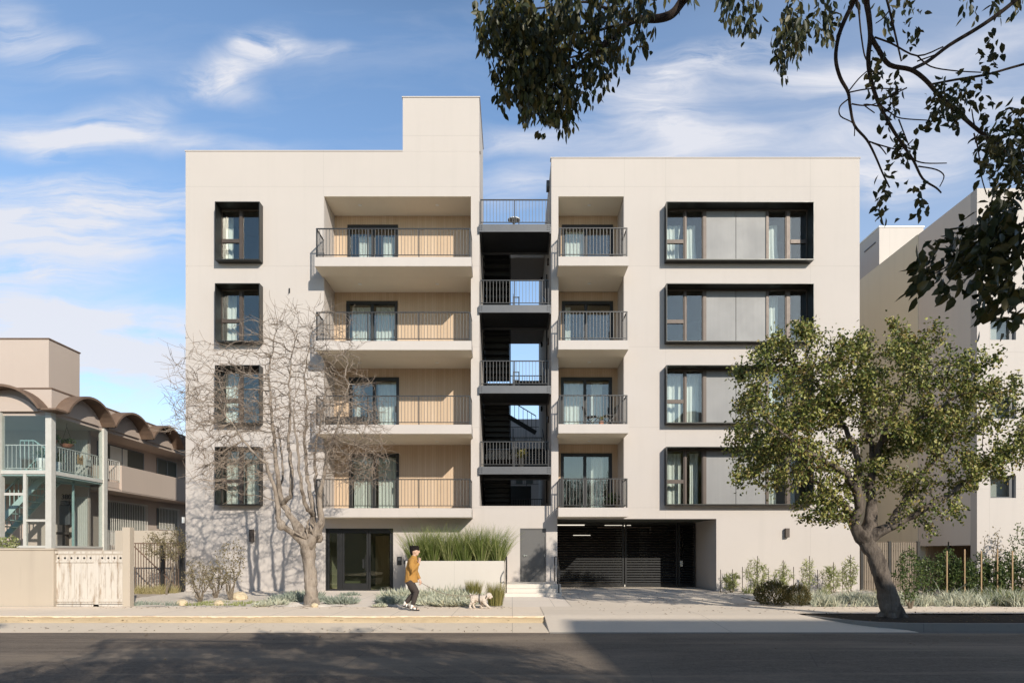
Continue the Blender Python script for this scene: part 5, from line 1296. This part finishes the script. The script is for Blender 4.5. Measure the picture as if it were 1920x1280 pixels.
for a in ((1890,430,40,32,160),(1840,455,40,28,110),(1790,480,35,20,70),(1745,505,28,15,45),(1870,500,45,28,170),(1900,550,26,32,110),(1825,515,26,14,40),(1775,545,10,10,8),(1855,560,20,22,40),(1835,585,8,12,10),(1905,600,16,12,22),(1725,525,8,8,8)): o3 += spray(*a[:4],int(a[4]*.8),Y2-.2,dep=.25)
o1 = np.array(o1); o2 = np.array(o2); o3 = np.array(o3)
Vb, Fb = leaves(o1, np.zeros_like(o1), .066, .027, rng, droop=1.5, fold=.15)
Vc, Fcc = leaves(o2, np.zeros_like(o2), .052, .026, rng, droop=.7, fold=.3)
Vd, Fd = leaves(o3, np.tile(np.array([-.5,0,-.1]),(len(o3),1)), .085, .040, rng, droop=.7, fold=.15)
Vs = [Va,Vb,Vc,Vd]; Fs = []; k = 0
for v, f in zip(Vs,(Fa,Fb,Fcc,Fd)): Fs.append(f+k); k += len(v)
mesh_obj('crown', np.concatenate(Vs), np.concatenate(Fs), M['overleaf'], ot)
print('overhang', len(P), len(Va)//6, len(Vb)//6)
# its seed strings: thin dry stalks among the bare shoots are part of the twigs above

# ---- blade plants
def blades(mb_, c, n, L, spread, w_, rng_, bend=.6, base_r=.08, up=1.0, box=None):
    for i in range(n):
        a = rng_.uniform(0,6.283); rr_ = base_r*math.sqrt(rng_.random())
        if box: b = Vector((rng_.uniform(box[0],box[1]), rng_.uniform(box[2],box[3]), c[2]))
        else: b = Vector((c[0]+rr_*math.cos(a), c[1]+rr_*math.sin(a), c[2]))
        l = L*rng_.uniform(.55,1.1); t = rng_.uniform(0,spread); o = Vector((math.cos(a),math.sin(a),0))
        d_ = (o*math.sin(t)+Vector((0,0,up))*math.cos(t)).normalized(); s_ = o.cross(Vector((0,0,1))); an = rng_.uniform(0,3.14); s_ = (s_*math.cos(an)+Vector((math.cos(a),math.sin(a),0))*math.sin(an))*w_/2
        p = b.copy(); vs = []; k = 4; bd = bend*rng_.uniform(.4,1.4)
        for j in range(k+1):
            ww = 1-(j/k)**1.6*.9; vs += [p-s_*ww, p+s_*ww]
            d_ = (d_+o*bd/k*(j/k+.3)-Vector((0,0,bd*.9*(j/k)**1.4/k*2))).normalized(); p = p+d_*l/k
        mb_.add(vs, [(2*j,2*j+1,2*j+3,2*j+2) for j in range(k)])
R_ = random.Random(21)
def clump(name, loc, label, cat, grp, mat, n, L, spread, w_, bend, base_r, stem=None, box=None):
    r_ = None; mb_ = MB(); blades(mb_, loc, n, L, spread, w_, R_, bend, base_r, box=box)
    o = mesh_obj(name, mb_.v, mb_.f, M[mat], loc=loc); return tag(o,label,cat,grp)
for px, lab, n in ((812,'tall green fountain grass clump in the planter behind the walking person',1500),(902,'tall green fountain grass clump at the step end of the planter',1700)):
    x = X_(px,24.2); mb_ = MB()
    for k in range(5): blades(mb_, (x+(k-2)*.30,24.1+.25*(k%2),1.16), n//5, 1.42, .48, .017, R_, .62, .20)
    for k in range(26): blades(mb_, (x+R_.uniform(-.7,.7),24.2,1.16), 1, 2.1, .8, .010, R_, .9, .2)
    tag(mesh_obj('grass_clump', mb_.v, mb_.f, M['grass'], loc=(x,24.2,1.16)), lab, 'grass clump', 'green grass clumps in the planter')
def rosette(name, loc, label, cat, grp, mat, n, L, w_, seed, flat=.5, layers=5):
    """succulent clump: many stubby upright fingers"""
    r_ = random.Random(seed); mb_ = MB()
    for i in range(n):
        a = r_.uniform(0,6.283); q = math.sqrt(r_.random()); b = Vector((loc[0]+q*L*1.3*math.cos(a), loc[1]+q*L*1.0*math.sin(a), loc[2]+r_.uniform(0,.35)*L*(1-q*.6)))
        d_ = Vector((math.cos(a)*q*flat+r_.gauss(0,.35), math.sin(a)*q*flat+r_.gauss(0,.35), 1-.5*q+r_.gauss(0,.15))).normalized(); l = L*r_.uniform(.35,.75)
        s_ = d_.cross(Vector((r_.gauss(0,1),r_.gauss(0,1),.1))).normalized()*w_/2; u_ = s_.cross(d_).normalized()*w_*.35
        m1 = b+d_*l*.55
        mb_.add([b-s_*.6,b+s_*.6,m1+s_,m1-s_,m1+u_*1.2,b+d_*l], [(0,1,2,4),(0,4,3,0)[:3],(3,4,5),(4,2,5)])
    return tag(mesh_obj(name, mb_.v, mb_.f, M[mat], loc=loc), label, cat, grp)
def gp(px, py):        # ground point from pixel with the ground near z .02
    Y = (EYE-.03)*F/(py-HY); return (X_(px,Y),Y,.02)
# left bed, around the bare tree
for i,(px,py,L,m,lab) in enumerate([(545,1128,.42,'bluegrey','large blue-grey succulent mound left of the bare tree trunk'),(575,1122,.40,'bluegrey','blue-grey succulent mound right behind the bare tree trunk'),(515,1133,.28,'silver','low silver-green mound at the sidewalk edge left of the bare tree'),(490,1135,.18,'silver','smallest silver tuft, farthest left of the bare tree'),
        (600,1128,.26,'bluegrey','small blue-grey tuft just right of the bare tree trunk'),(640,1131,.34,'bluegrey','round blue-grey mound before the entrance doors'),(656,1118,.24,'bluegrey','little blue-grey tuft behind the mound before the entrance doors'),(560,1118,.30,'silver','silver mound between the bare tree and the stucco wall'),
        (738,1131,.36,'bluegrey','dark blue-grey mound shaded by the walking person'),(712,1136,.14,'silver','tiny silver tuft on the gravel left of the walking person')]):
    g = gp(px,py); rosette('succulent_mound', g, lab, 'succulent', 'succulent mounds in the front beds', m, 420 if L > .3 else 200, L*1.05, .028, 100+i)
# bed in front of the planter
labs = ['pale silver succulent bush right behind the walking person','silver succulent under the leash start at the planter foot','tall-tipped pale succulent left of the leash middle','broad silver succulent at the planter foot, midway along the leash','tall-tipped pale succulent right below the leash','silver succulent just left of the orange-green rush','pale succulent at the sidewalk edge right of the walking person','pale succulent at the sidewalk edge below the leash middle','silver succulent at the sidewalk edge behind the dog']
for i,(px,py,L) in enumerate([(752,1122,.50),(798,1122,.36),(815,1120,.55),(836,1124,.40),(852,1120,.55),(874,1122,.44),(806,1133,.32),(836,1134,.32),(864,1134,.32)]):
    g = gp(px,py); rosette('succulent_mound', g, labs[i], 'succulent', 'succulent mounds in the front beds', 'silver', 420, L, .034, 140+i, .7)
for px,py,L,lab,mt in ((888,1122,.62,'orange-green upright rush clump behind the white dog','rush'),(929,1134,.66,'dense green upright rush clump ahead of the white dog','rush')):
    g = gp(px,py); clump('rush_clump', g, lab, 'rush', 'rush clumps at the planter end', mt, 620, L, .30, .014, .10, .20)
# shrubs at the left corner
def shrub(name, loc, h, rx, label, grp, leafm, seed, natt=160, nl=9, L=.06, Wd=.03, stems=5, tip=.006, cat='shrub', low=.25, woodm='twig'):
    rg = np.random.default_rng(seed); x,y,z = loc
    at = ellpts(rg, natt, (x,y,z+h*(1+low)/2), (rx,rx*.7,h*(1-low)/2), .2)
    ps = []
    for k in range(stems):
        a = 2*math.pi*k/stems+rg.uniform(-.3,.3); ps.append([((x,y,z-.03),.02+.01*h),((x+math.cos(a)*rx*.25,y+math.sin(a)*rx*.2,z+h*low),.012+.004*h)])
    P,par,base = colonize(ps, at, h*.065, h*.5, h*.10, 80, rg, jitter=.25); r_,c_ = radii(P,par,base,tip,2.4)
    root = empty(name, loc, label, cat, grp); mb_ = MB(); limbs(P,par,r_,c_,mb_,6); build(mb_,'stems',M[woodm],root)
    ix = np.array([i for i in range(len(P)) if base[i]==0]); tips = np.repeat(ix,int(nl*1.4) if leafm == 'olivebush' else nl); L, Wd = (L*1.25,Wd*1.35) if leafm == 'olivebush' else (L,Wd); pts = P[tips]+rg.normal(0,h*.03,(len(tips),3))
    V,Fx = leaves(pts, (P[tips]-P[par[tips]]), L, Wd, rg, droop=-.2); mesh_obj('foliage',V,Fx,M[leafm],root); return root
shrub('dry_shrub', gp(432,1125), 2.05, .55, 'tall sparse twiggy shrub against the stucco wall at the left corner', 'twiggy shrubs at the left corner', 'olivebush', 31, 220, 5, .05,.028,6,.009)
shrub('dry_shrub', gp(375,1128), 1.35, .6, 'lower twiggy shrub at the building corner beside the metal fence', 'twiggy shrubs at the left corner', 'olivebush', 32, 200, 4, .045,.024,7,.009)
shrub('dry_shrub', gp(405,1122), 1.2, .5, 'short twiggy shrub between the two taller ones by the left corner', 'twiggy shrubs at the left corner', 'olivebush', 33, 150, 4, .045,.024,6,.009)
shrub('young_tree', (X_(312,24.2),24.2,.05), 2.45, .95, 'small feathery olive-green tree growing in front of the dark metal fence', None, 'olivebush', 34, 330, 9, .07,.022,1,.008,'tree',.5)
shrub('garden_shrub', (X_(8,20.6),20.6,.9), 1.2, .5, 'leafy yellow-green shrub topping the garden wall at the left edge', None, 'young', 35, 140, 8, .07,.045,4)
for i,(px,py,s,lab) in enumerate([(448,1124,.26,'tan boulder at the foot of the tall twiggy shrub'),(341,1133,.16,'small pale rock near the metal fence corner'),(410,1133,.14,'small pale rock at the sidewalk edge by the twiggy shrubs'),(590,1136,.1,'little pale stone right at the bare tree foot')]):
    g = gp(px,py); rg = random.Random(i); mb_ = MB().ell((g[0],g[1],g[2]+s*.35),(s*1.1,s*.8,s*.7),n=12,m=8); mb_.v = [(x+rg.uniform(-1,1)*s*.09,y+rg.uniform(-1,1)*s*.09,z+rg.uniform(-1,1)*s*.07) for x,y,z in mb_.v]
    tag(build(mb_,'boulder',M['rock'],loc=g,smooth=False),lab,'rock','rocks in the gravel bed')
g = (X_(285,24.6),24.6,.05)
clump('dry_grass', (X_(272,24.9),24.9,.06), 'dry yellow-green grass along the foot of the metal fence', 'grass', None, 'drygrass', 900, .42, .8, .012, .5, .2, box=(X_(247,24.9),X_(335,24.9),24.6,25.1))
def stuffbed(name, x0, x1, y0_, y1_, n, L, w_, spread, mat, lab, bend=.6, zf=lambda y: .0, seed=1, kind='stuff', cat='ground cover'):
    r_ = random.Random(seed); mb_ = MB()
    for i in range(n):
        x = r_.uniform(x0,x1); y = r_.uniform(y0_,y1_); 
        q = math.sin(x*3.1+y*1.7)*math.sin(x*1.3-y*2.9)
        if q < -.35: continue
        blades(mb_, (x,y,zf(y)), 7, L*(.75+.35*q), spread, w_, r_, bend, .07)
    o = mesh_obj(name, mb_.v, mb_.f, M[mat], loc=((x0+x1)/2,(y0_+y1_)/2,0)); return tag(o, lab, cat, None, kind)
stuffbed('small_tufts', X_(246,20.3), X_(345,20.3), 19.85, 20.25, 70, .22, .02, .7, 'bluegrey', 'short grey tufts lining the sidewalk before the metal fence', seed=3, zf=lambda y:.01)
stuffbed('succulent_litter', X_(345,19.9), X_(470,19.9), 19.75, 21.2, 130, .12, .02, 1.0, 'young', 'creeping yellow-green ground cover around the twiggy shrubs', seed=4, zf=lambda y:.02)
# right beds
stuffbed('silver_groundcover', X_(1492,20.6), 13.4, 19.55, 22.2, 900, .42, .024, .9, 'silver', 'pale silvery grassy ground cover between the driveway and the leafy tree', seed=5, zf=yz)
stuffbed('silver_groundcover', 13.4, 16.6, 19.5, 21.6, 560, .52, .026, .9, 'silver', 'taller silver-green ground cover right of the leafy tree trunk', seed=6, zf=yz)
stuffbed('meadow_grass', 14.2, 24, 19.5, 22.2, 900, .55, .02, .8, 'grass', 'loose green-brown grass below the dark hedge at the right', seed=7, zf=yz)
stuffbed('silver_groundcover', 17.5, 24, 19.5, 20.4, 200, .34, .024, .9, 'silver', 'pale grassy ground cover at the far right sidewalk edge', seed=8, zf=yz)
pos = [(1371,1102,.72),(1418,1100,1.2),(1466,1102,1.05),(1515,1100,1.2),(1560,1100,.98),(1592,1098,1.25)]
labs = ['smallest young shrub, nearest the garage opening along the cream wall','bushy young shrub, second from the garage opening','staked young shrub behind the brown round bush','upright young shrub, fourth from the garage opening','slim young shrub with a pale top, second from the building corner','full young shrub at the right corner of the cream building']
for i,(px,py,h) in enumerate(pos):
    Y = 24.6 if i != 0 else 24.9; g = (X_(px,Y),Y,yz(Y))
    shrub('young_shrub', g, h*1.08, .30+.07*((i*2)%3), labs[i], 'young shrubs along the cream wall', 'young', 50+i, 70+30*(i%2), 6, .17,.026,3,.006,'shrub',.08)
    st = tag(build(MB().cyl((g[0]+.03,g[1]-.05,.05),(g[0]+.03,g[1]-.05,h+.25),.014,6),'plant_stake',M['darkstake'],loc=g), 'thin dark stake at the '+labs[i].split(',')[0], 'stake', 'thin stakes along the cream wall')
for i,px in enumerate((1351,1392,1441,1488,1533,1580)):
    Y = 25.1; mbq = MB().cyl((X_(px,Y),Y,.05),(X_(px,Y),Y,.95+.1*(i%2)),.013,6)
    tag(build(mbq,'plant_stake',M['darkstake'],loc=(X_(px,Y),Y,.05)), ('bare thin stake right beside the garage opening','bare thin stake between the smallest and the bushy young shrub','bare thin stake left of the shrub behind the brown bush','bare thin stake right of the shrub behind the brown bush','bare thin stake between the upright and the slim young shrub','bare thin stake just left of the corner shrub')[i], 'stake', 'thin stakes along the cream wall')
def mound(name, loc, rx, rz, n, L, Wd, mat, label, grp, seed, cat='shrub'):
    rg = np.random.default_rng(seed); pts = ellpts(rg, n, (loc[0],loc[1],loc[2]+rz*.8), (rx,rx*.85,rz), .5); pts = pts[pts[:,2]>loc[2]]
    d_ = pts-np.array([loc[0],loc[1],loc[2]]); d_ /= np.linalg.norm(d_,axis=1)[:,None]
    V,Fx = leaves(pts, d_*1.2+np.array([0,0,.6]), L, Wd, rg, droop=0); return tag(mesh_obj(name,V,Fx,M[mat],loc=loc),label,cat,grp)
g = gp(1449,1133); mound('round_bush', g, .52, .38, 2600, .10, .02, 'brownbush', 'brown-green round bush at the driveway edge, the larger of two', 'brown round bushes by the driveway', 1)
g = gp(1497,1134); mound('round_bush', g, .34, .32, 1300, .11, .018, 'brownbush', 'brownish narrow bush right of the larger round bush', 'brown round bushes by the driveway', 2)
for i,(px,py,lab) in enumerate(((1403,1116,'small spiky green plant left of the brown round bush'),(1545,1118,'spiky green plant under the fourth young shrub'),(1655,1120,'spiky green plant left of the leafy tree trunk'),(1425,1112,'spiky green rosette in front of the bushy young shrub'))):
    clump('spiky_plant', gp(px,py), lab, 'plant', 'spiky green plants in the right bed', 'young', 70, .42, 1.0, .035, .3, .05)
# vine-like bush behind the trunk, dark hedge plants with stakes
shrub('upright_shrub', (X_(1706,18.9),18.9,.02), 1.75, .42, 'upright leafy bush hugging the right side of the leaning trunk', None, 'hedge', 71, 240, 12, .085,.045,5,.007,'shrub',.12)
hl = ['dark green staked shrub at the left end of the hedge row','dark green staked shrub, second in the hedge row','dark green staked shrub under the patio opening','dark green staked shrub, middle of the hedge row','dark green staked shrub in front of the pale building corner','dark green staked shrub right of the pale building corner','dark green staked shrub below the small square window','dark green staked shrub at the right end of the hedge row']
for i,px in enumerate((1742,1775,1805,1835,1862,1890,1918,1950)):
    Y = 22.9+.3*(i%2); g = (X_(px,Y),Y,.03)
    shrub('hedge_shrub', g, (1.5,1.75,1.35,1.62,1.3,1.7,1.45,1.8)[i], (.5,.42,.55,.45)[i%4], hl[i], 'staked shrubs of the hedge row', 'hedge', 80+i, (120,190,150)[i%3], (10,16,13)[i%3], .085,.05,4,.007,'shrub',.08)
    if i < 7: tag(build(MB().box(g[0]+.24,g[0]+.275,Y-.55,Y-.515,.0,1.62+.06*(i%2)),'wooden_stake',M['stake'],loc=(g[0]+.25,Y-.5,0)), 'light wooden stake in front of the '+hl[i].replace('dark green staked ',''), 'stake', 'light wooden stakes along the hedge row')
clump('arching_grass', (X_(1768,21.4),21.4,.04), 'single arching pale grass tuft before the hedge row', 'grass', None, 'silver', 14, 1.0, .9, .018, 1.2, .05)
shrub('flowering_shrub', (X_(1915,24.1),24.1,.03), 2.6, .6, 'dark upright shrub against the white building at the right edge', None, 'hedge', 95, 200, 11, .08,.045,3,.008,'shrub',.3)
shrub('bare_shrub', (X_(1862,24.3),24.3,.03), 2.5, .5, 'thin sparse shrub casting a shadow on the white building', None, 'olivebush', 96, 150, 3, .06,.03,3,.008,'shrub',.4)

# fallen leaves: on the mulch, in the gutter and along the beds
rg = np.random.default_rng(99); L_ = []
for n_,(a,b),(c,d_),z in ((420,(7.6,20),(15.2,17.4),.012),(160,(-20,.6),(16.3,16.7),-.07),(150,(-12,.5),(14.62,16.2),-.135),(120,(7.4,16),(17.4,19.4),.016),(140,(-12,0),(19.0,19.6),.01),(160,(1.9,7.3),(17.0,25.0),.03),(120,(-14,14),(9,14.4),-.14)):
    x = rg.uniform(a,b,n_); y = rg.uniform(c,d_,n_); zz = np.full(n_,z)
    if z == .03: zz = np.array([dz(v) for v in y])+.012
    L_.append(np.stack([x,y,zz],1))
pts = np.concatenate(L_); dd_ = rg.normal(0,1,(len(pts),3)); dd_[:,2] *= .12; dd_ /= np.linalg.norm(dd_,axis=1)[:,None]
sd = np.cross(dd_, np.array([0,0,1.])); sd /= np.linalg.norm(sd,axis=1)[:,None]; l_ = rg.uniform(.04,.09,len(pts))[:,None]
V = np.stack([pts-dd_*l_*.5, pts+sd*l_*.25+[0,0,.008], pts+dd_*l_*.5, pts-sd*l_*.25+[0,0,.008]],1).reshape(-1,3); Fx = np.arange(len(pts)*4).reshape(-1,4)
M['litter'] = leaf_mat('fallen_leaf', [(.10,.06,.03),(.20,.13,.06),(.32,.24,.12)], .1, .8)
tag(mesh_obj('leaf_litter', V, Fx, M['litter']), 'scattered brown fallen leaves along the gutter, mulch and beds', 'leaf litter', None, 'stuff')
# ================================================================ person and dog
def remesh(o, vox, smooth=3):
    m = o.modifiers.new('r','REMESH'); m.mode = 'VOXEL'; m.voxel_size = vox; m.use_smooth_shade = True
    if smooth: s = o.modifiers.new('s','SMOOTH'); s.factor = .5; s.iterations = smooth
    return o
M['skin'] = plain('skin', (.52,.33,.235), .55, 0, .05, 6); M['hair'] = plain('black_hair', (.014,.011,.010), .85, 0, .2, 30, spec=.1)
M['jacket'] = plain('mustard_corduroy', (.36,.185,.045), .9, 0, .14, 9, .4, 60); M['trouser'] = plain('dark_brown_trousers', (.045,.034,.030), .9, 0, .2, 8)
M['sandal'] = plain('black_sandal', (.03,.028,.026), .7); M['sock'] = plain('white_sock', (.7,.68,.64), .9); M['fur'] = plain('cream_fur', (.52,.44,.365), .95, 0, .12, 14, .9, 45)
M['leash'] = plain('brown_leash', (.16,.12,.10), .8)
YP = 18.35
px0 = X_(775,YP)
# side view: x forward, z up; leg forward = left foot planted, right foot behind on its toes
def Q(px, py, dy=0): return Vector(W(px,py,YP+dy))
pr = empty('person', Q(772,1143), 'person in a mustard jacket and dark trousers walking a dog, cup raised to the mouth', 'person')
hip = Q(768,1090); hipL = hip+Vector((0,-.09,0)); hipR = hip+Vector((0,.09,0))
kneeF = Q(781,1109,-.08); ankF = Q(773,1136,-.1); toeF = Q(784,1142,-.11); 
kneeB = Q(776,1112,.09); ankB = Q(760,1130,.1); toeB = Q(766,1138,.1)
neck = Q(776,1047); chest = Q(773,1058); headc = Q(778,1032)
b = MB()
b.ell(headc,(.102,.082,.122),n=18,m=12,ry=.12); b.ell(Q(780.5,1037.5),(.066,.055,.062),n=12,m=8)          # skull, jaw
b.tube([Q(785,1030.5),Q(786.6,1034.6),Q(785,1035.8)],[.012,.017,.014],8); b.ell(Q(778.2,1034,-.075),(.022,.012,.034),n=8,m=6); b.ell(Q(778.2,1034,.075),(.022,.012,.034),n=8,m=6)    # nose, ears
b.tube([Q(777,1038),Q(776,1044),Q(775,1052)],[.056,.060,.07],10)
b.tube([Q(775,1052),chest,Q(771,1072),Q(769,1085),hip],[.10,.125,.115,.115,.12],12)
for s in (-1,1):
    h = hip+Vector((0,.085*s,0)); kn, an, to = (kneeF,ankF,toeF) if s < 0 else (kneeB,ankB,toeB)
    b.tube([h,h+(kn-h)*.5,kn,kn+(an-kn)*.4,an],[.09,.078,.058,.052,.036],10)
    hl_ = an+Vector((-.045,0,-.055)); b.tube([hl_,an+Vector((.02,0,-.03)),to],[.036,.04,.022],8)
# raised arm: shoulder, elbow back-down, hand at the mouth holding a cup
shN = Q(772,1052,-.19); elN = Q(771,1071,-.26); wrN = Q(786,1054,-.14); hdN = Q(788,1048.5,-.08)
b.tube([Q(774,1051,-.08),shN],[.06,.055],8); b.tube([shN,(shN+elN)/2,elN,(elN*.4+wrN*.6),wrN],[.052,.046,.038,.034,.025],9)
def hand(w_, dirv, side, nrm, curl=.5, scale=1.):
    d_ = dirv.normalized(); s_ = side.normalized(); n_ = nrm.normalized()
    palm = w_+d_*.045*scale
    b.tube([w_,palm,palm+d_*.035],[.024,.034,.032],8)
    for k,(o_,L) in enumerate(((-.030,.066),(-.010,.074),(.010,.070),(.029,.056))):
        p = palm+d_*.04+s_*o_; pts = [p]; dd_ = d_.copy()
        for j in range(3): dd_ = (dd_+n_*curl*.8).normalized(); p = p+dd_*L/2.6; pts.append(p)
        b.tube(pts,[.0105,.0098,.009,.008],6)
    p = w_+d_*.02-s_*.028; pts = [p,p-s_*.025+d_*.025+n_*.01,p-s_*.03+d_*.055+n_*.025]; b.tube(pts,[.0125,.011,.0095],6)
hand(wrN, Vector((.12,.25,1)), Vector((.9,-.3,.1)), Vector((-.6,.6,0)), .55)
# far arm: down and forward, hand holding the leash
shF = Q(775,1053,.19); elF = Q(779,1072,.22); wrF = Q(787,1086,.16)
b.tube([Q(774,1051,.08),shF],[.06,.055],8); b.tube([shF,(shF+elF)/2,elF,(elF*.4+wrF*.6),wrF],[.052,.046,.038,.034,.026],9)
hand(wrF, Vector((.35,0,-1)), Vector((.6,.6,.2)), Vector((-.7,0,-.3)), .75)
body = remesh(build(b,'body',M['skin'],pr),.0085,2)
# jacket
b = MB()
b.tube([Q(776.2,1043.5),Q(775.2,1048),Q(774,1058),Q(772,1068),Q(771,1078),Q(771,1088),Q(771,1091)],[.07,.135,.165,.165,.165,.172,.172],16)
b.ell(Q(773.5,1053),(.135,.20,.13),n=16,m=10); b.ell(Q(771,1086),(.165,.185,.09),n=16,m=8)
b.tube([shN+Vector((.005,.05,.045)),(shN+elN)/2,elN,(elN*.45+wrN*.55),wrN-(wrN-elN)*.08],[.085,.08,.075,.062,.048],12)
b.tube([shF+Vector((.005,-.05,.045)),(shF+elF)/2,elF,(elF*.45+wrF*.55),wrF-(wrF-elF)*.1],[.085,.08,.07,.06,.05],12)
b.tube([Q(777,1041.2),Q(775.8,1047)],[.072,.095],14)
jk = remesh(build(b,'jacket',M['jacket'],pr),.011,3)
tx = bpy.data.textures.new('folds','CLOUDS'); tx.noise_scale = .11; dm = jk.modifiers.new('d','DISPLACE'); dm.texture = tx; dm.strength = .03; dm.mid_level = .5
# trousers
b = MB()
b.ell(Q(769.5,1089),(.135,.155,.11),n=16,m=9)
for s,kn,an in ((-1,kneeF,ankF),(1,kneeB,ankB)):
    h = hip+Vector((0,.085*s,0)); e_ = an+(kn-an)*.10
    b.tube([h+Vector((0,0,.03)),h+(kn-h)*.5,kn,kn+(an-kn)*.45,e_],[.115,.105,.082,.072,.058],14)
tq = remesh(build(b,'trousers',M['trouser'],pr),.011,3); dm = tq.modifiers.new('d','DISPLACE'); dm.texture = tx; dm.strength = .018
# hair: cap with fringe
b = MB(); b.ell(Q(776.6,1028.6),(.118,.096,.092),n=18,m=10,ry=-.05); b.ell(Q(783.0,1029.6),(.048,.066,.040),n=12,m=7,ry=.5); b.ell(Q(772.4,1033),(.058,.080,.085),n=12,m=8); b.ell(Q(773.2,1037.5),(.045,.06,.05),n=12,m=8)
rr = random.Random(2)
for k in range(70): a = rr.uniform(0,6.28); p = Q(776.6,1027.2)+Vector((math.cos(a)*.085,math.sin(a)*.075,rr.uniform(-.0,.07))); b.tube([p,p+Vector((math.cos(a)*.045+.008,math.sin(a)*.03,-.05+rr.uniform(-.02,.03)))],[.022,.006],5)
remesh(build(b,'hair',M['hair'],pr),.009,1)
b = MB()
for s in (-.03,.03): b.ell(headc+Vector((.078,s,.0)),(.008,.012,.007),n=8,m=6)
build(b,'eyes',M['hair'],pr); build(MB().ell(headc+Vector((.083,0,-.065)),(.008,.02,.005),n=8,m=5),'mouth',M['jacket'],pr)
for an,to,nm in ((ankF,toeF,'a'),(ankB,toeB,'b')):
    d_ = (to-(an+Vector((-.045,0,-.06)))); b = MB(); hl_ = an+Vector((-.06,0,-.075)); t_ = to+Vector((.03,0,-.018)); b.bar(hl_,t_,.10,.026)
    for q in (.35,.72): c = hl_+(t_-hl_)*q; b.tube([c+Vector((0,-.05,0)),c+Vector((0,-.04,.05)),c+Vector((0,0,.068)),c+Vector((0,.04,.05)),c+Vector((0,.05,0))],[.014]*5,6)
    build(b,'sandal',M['sandal'],pr); build(remesh and MB().tube([an+Vector((0,0,.05)),an,an+Vector((-.03,0,-.045)),an+Vector((.03,0,-.05)),to+Vector((-.03,0,0))],[.043,.042,.04,.043,.034],10),'sock',M['sock'],pr,smooth=True)
cup = tag(build(MB().tube([hdN+Vector((.01,-.0,-.03)),hdN+Vector((-.035,.02,.05))],[.03,.036],12),'cup',M['black'],loc=hdN), 'small black cup held up to the mouth of the person in the mustard jacket','cup')
# dog
YD = 18.95
def D(px, py, dy=0): return Vector(W(px,py,YD+dy))
dg = empty('dog', D(900,1138), 'small fluffy cream dog in a dark harness trotting ahead on a leash','dog')
b = MB()
b.tube([D(883,1120),D(888,1120),D(894,1121),D(900,1122),D(906,1122),D(910,1121)],[.075,.10,.098,.10,.115,.10],14)
b.tube([D(908,1120),D(912,1117.5),D(915,1115)],[.09,.075,.065],10)
b.ell(D(916.5,1115.5),(.085,.075,.078),n=14,m=9); b.ell(D(921,1118),(.05,.042,.036),n=10,m=7); b.ell(D(918.5,1120),(.045,.05,.035),n=10,m=7)
b.ell(D(913.5,1116.5,-.075),(.028,.022,.06),n=9,m=7); b.ell(D(913.5,1116.5,.075),(.028,.022,.06),n=9,m=7)
b.tube([D(883.5,1118),D(882,1114.5),D(883,1112.5)],[.035,.03,.02],8)
b.tube([D(885,1122,-.05),D(886,1128,-.06),D(881.5,1133,-.06),D(881,1138,-.06),D(884,1139.2,-.06)],[.075,.055,.032,.03,.026],9)
b.tube([D(886,1122,.06),D(890,1128,.06),D(887,1133,.06),D(889,1137.5,.06),D(891.5,1138.5,.06)],[.07,.052,.032,.03,.026],9)
b.tube([D(906,1124,-.06),D(909,1130,-.06),D(913,1134,-.06),D(917,1137.8,-.06),D(920,1138.4,-.06)],[.065,.048,.036,.03,.026],9)
b.tube([D(906,1124,.06),D(904,1131,.06),D(902,1135,.06),D(903,1138.8,.06),D(905,1139,.06)],[.06,.045,.034,.03,.026],9)
fb = remesh(build(b,'body',M['fur'],dg),.0085,2); t2 = bpy.data.textures.new('fur','CLOUDS'); t2.noise_scale = .03; dm = fb.modifiers.new('d','DISPLACE'); dm.texture = t2; dm.strength = .03
b = MB(); b.ell(D(924.3,1117),(.014,.016,.012),n=8,m=6); build(b,'nose',M['black'],dg)
b = MB()
for s in (-.04,.04): b.ell(D(920,1114.2,s)+Vector((.01,0,0)),(.009,.009,.009),n=8,m=6)
build(b,'eyes',M['black'],dg)
b = MB(); b.tube([D(899,1122)+Vector((0,math.cos(a)*.125,math.sin(a)*.128)) for a in [k*6.2832/16 for k in range(17)]],[.013]*17,6,cap=False)
b.tube([D(911.5,1118.5)+Vector((math.sin(a)*.045,math.cos(a)*.10,math.sin(a)*.085)) for a in [k*6.2832/16 for k in range(17)]],[.012]*17,6,cap=False); b.bar(D(899,1116.2),D(910,1113.8),.02)
build(b,'harness',M['sandal'],dg)
a = wrF+Vector((.02,0,-.07)); e = D(902,1113.5); pts = [a+(e-a)*t+Vector((0,0,-.22*math.sin(t*math.pi)*(1-.3*t))) for t in [k/14 for k in range(15)]]
tag(build(MB().tube(pts,.008,6),'leash',M['leash'],loc=a),'thin dark leash running from the person in the mustard jacket to the cream dog','leash')
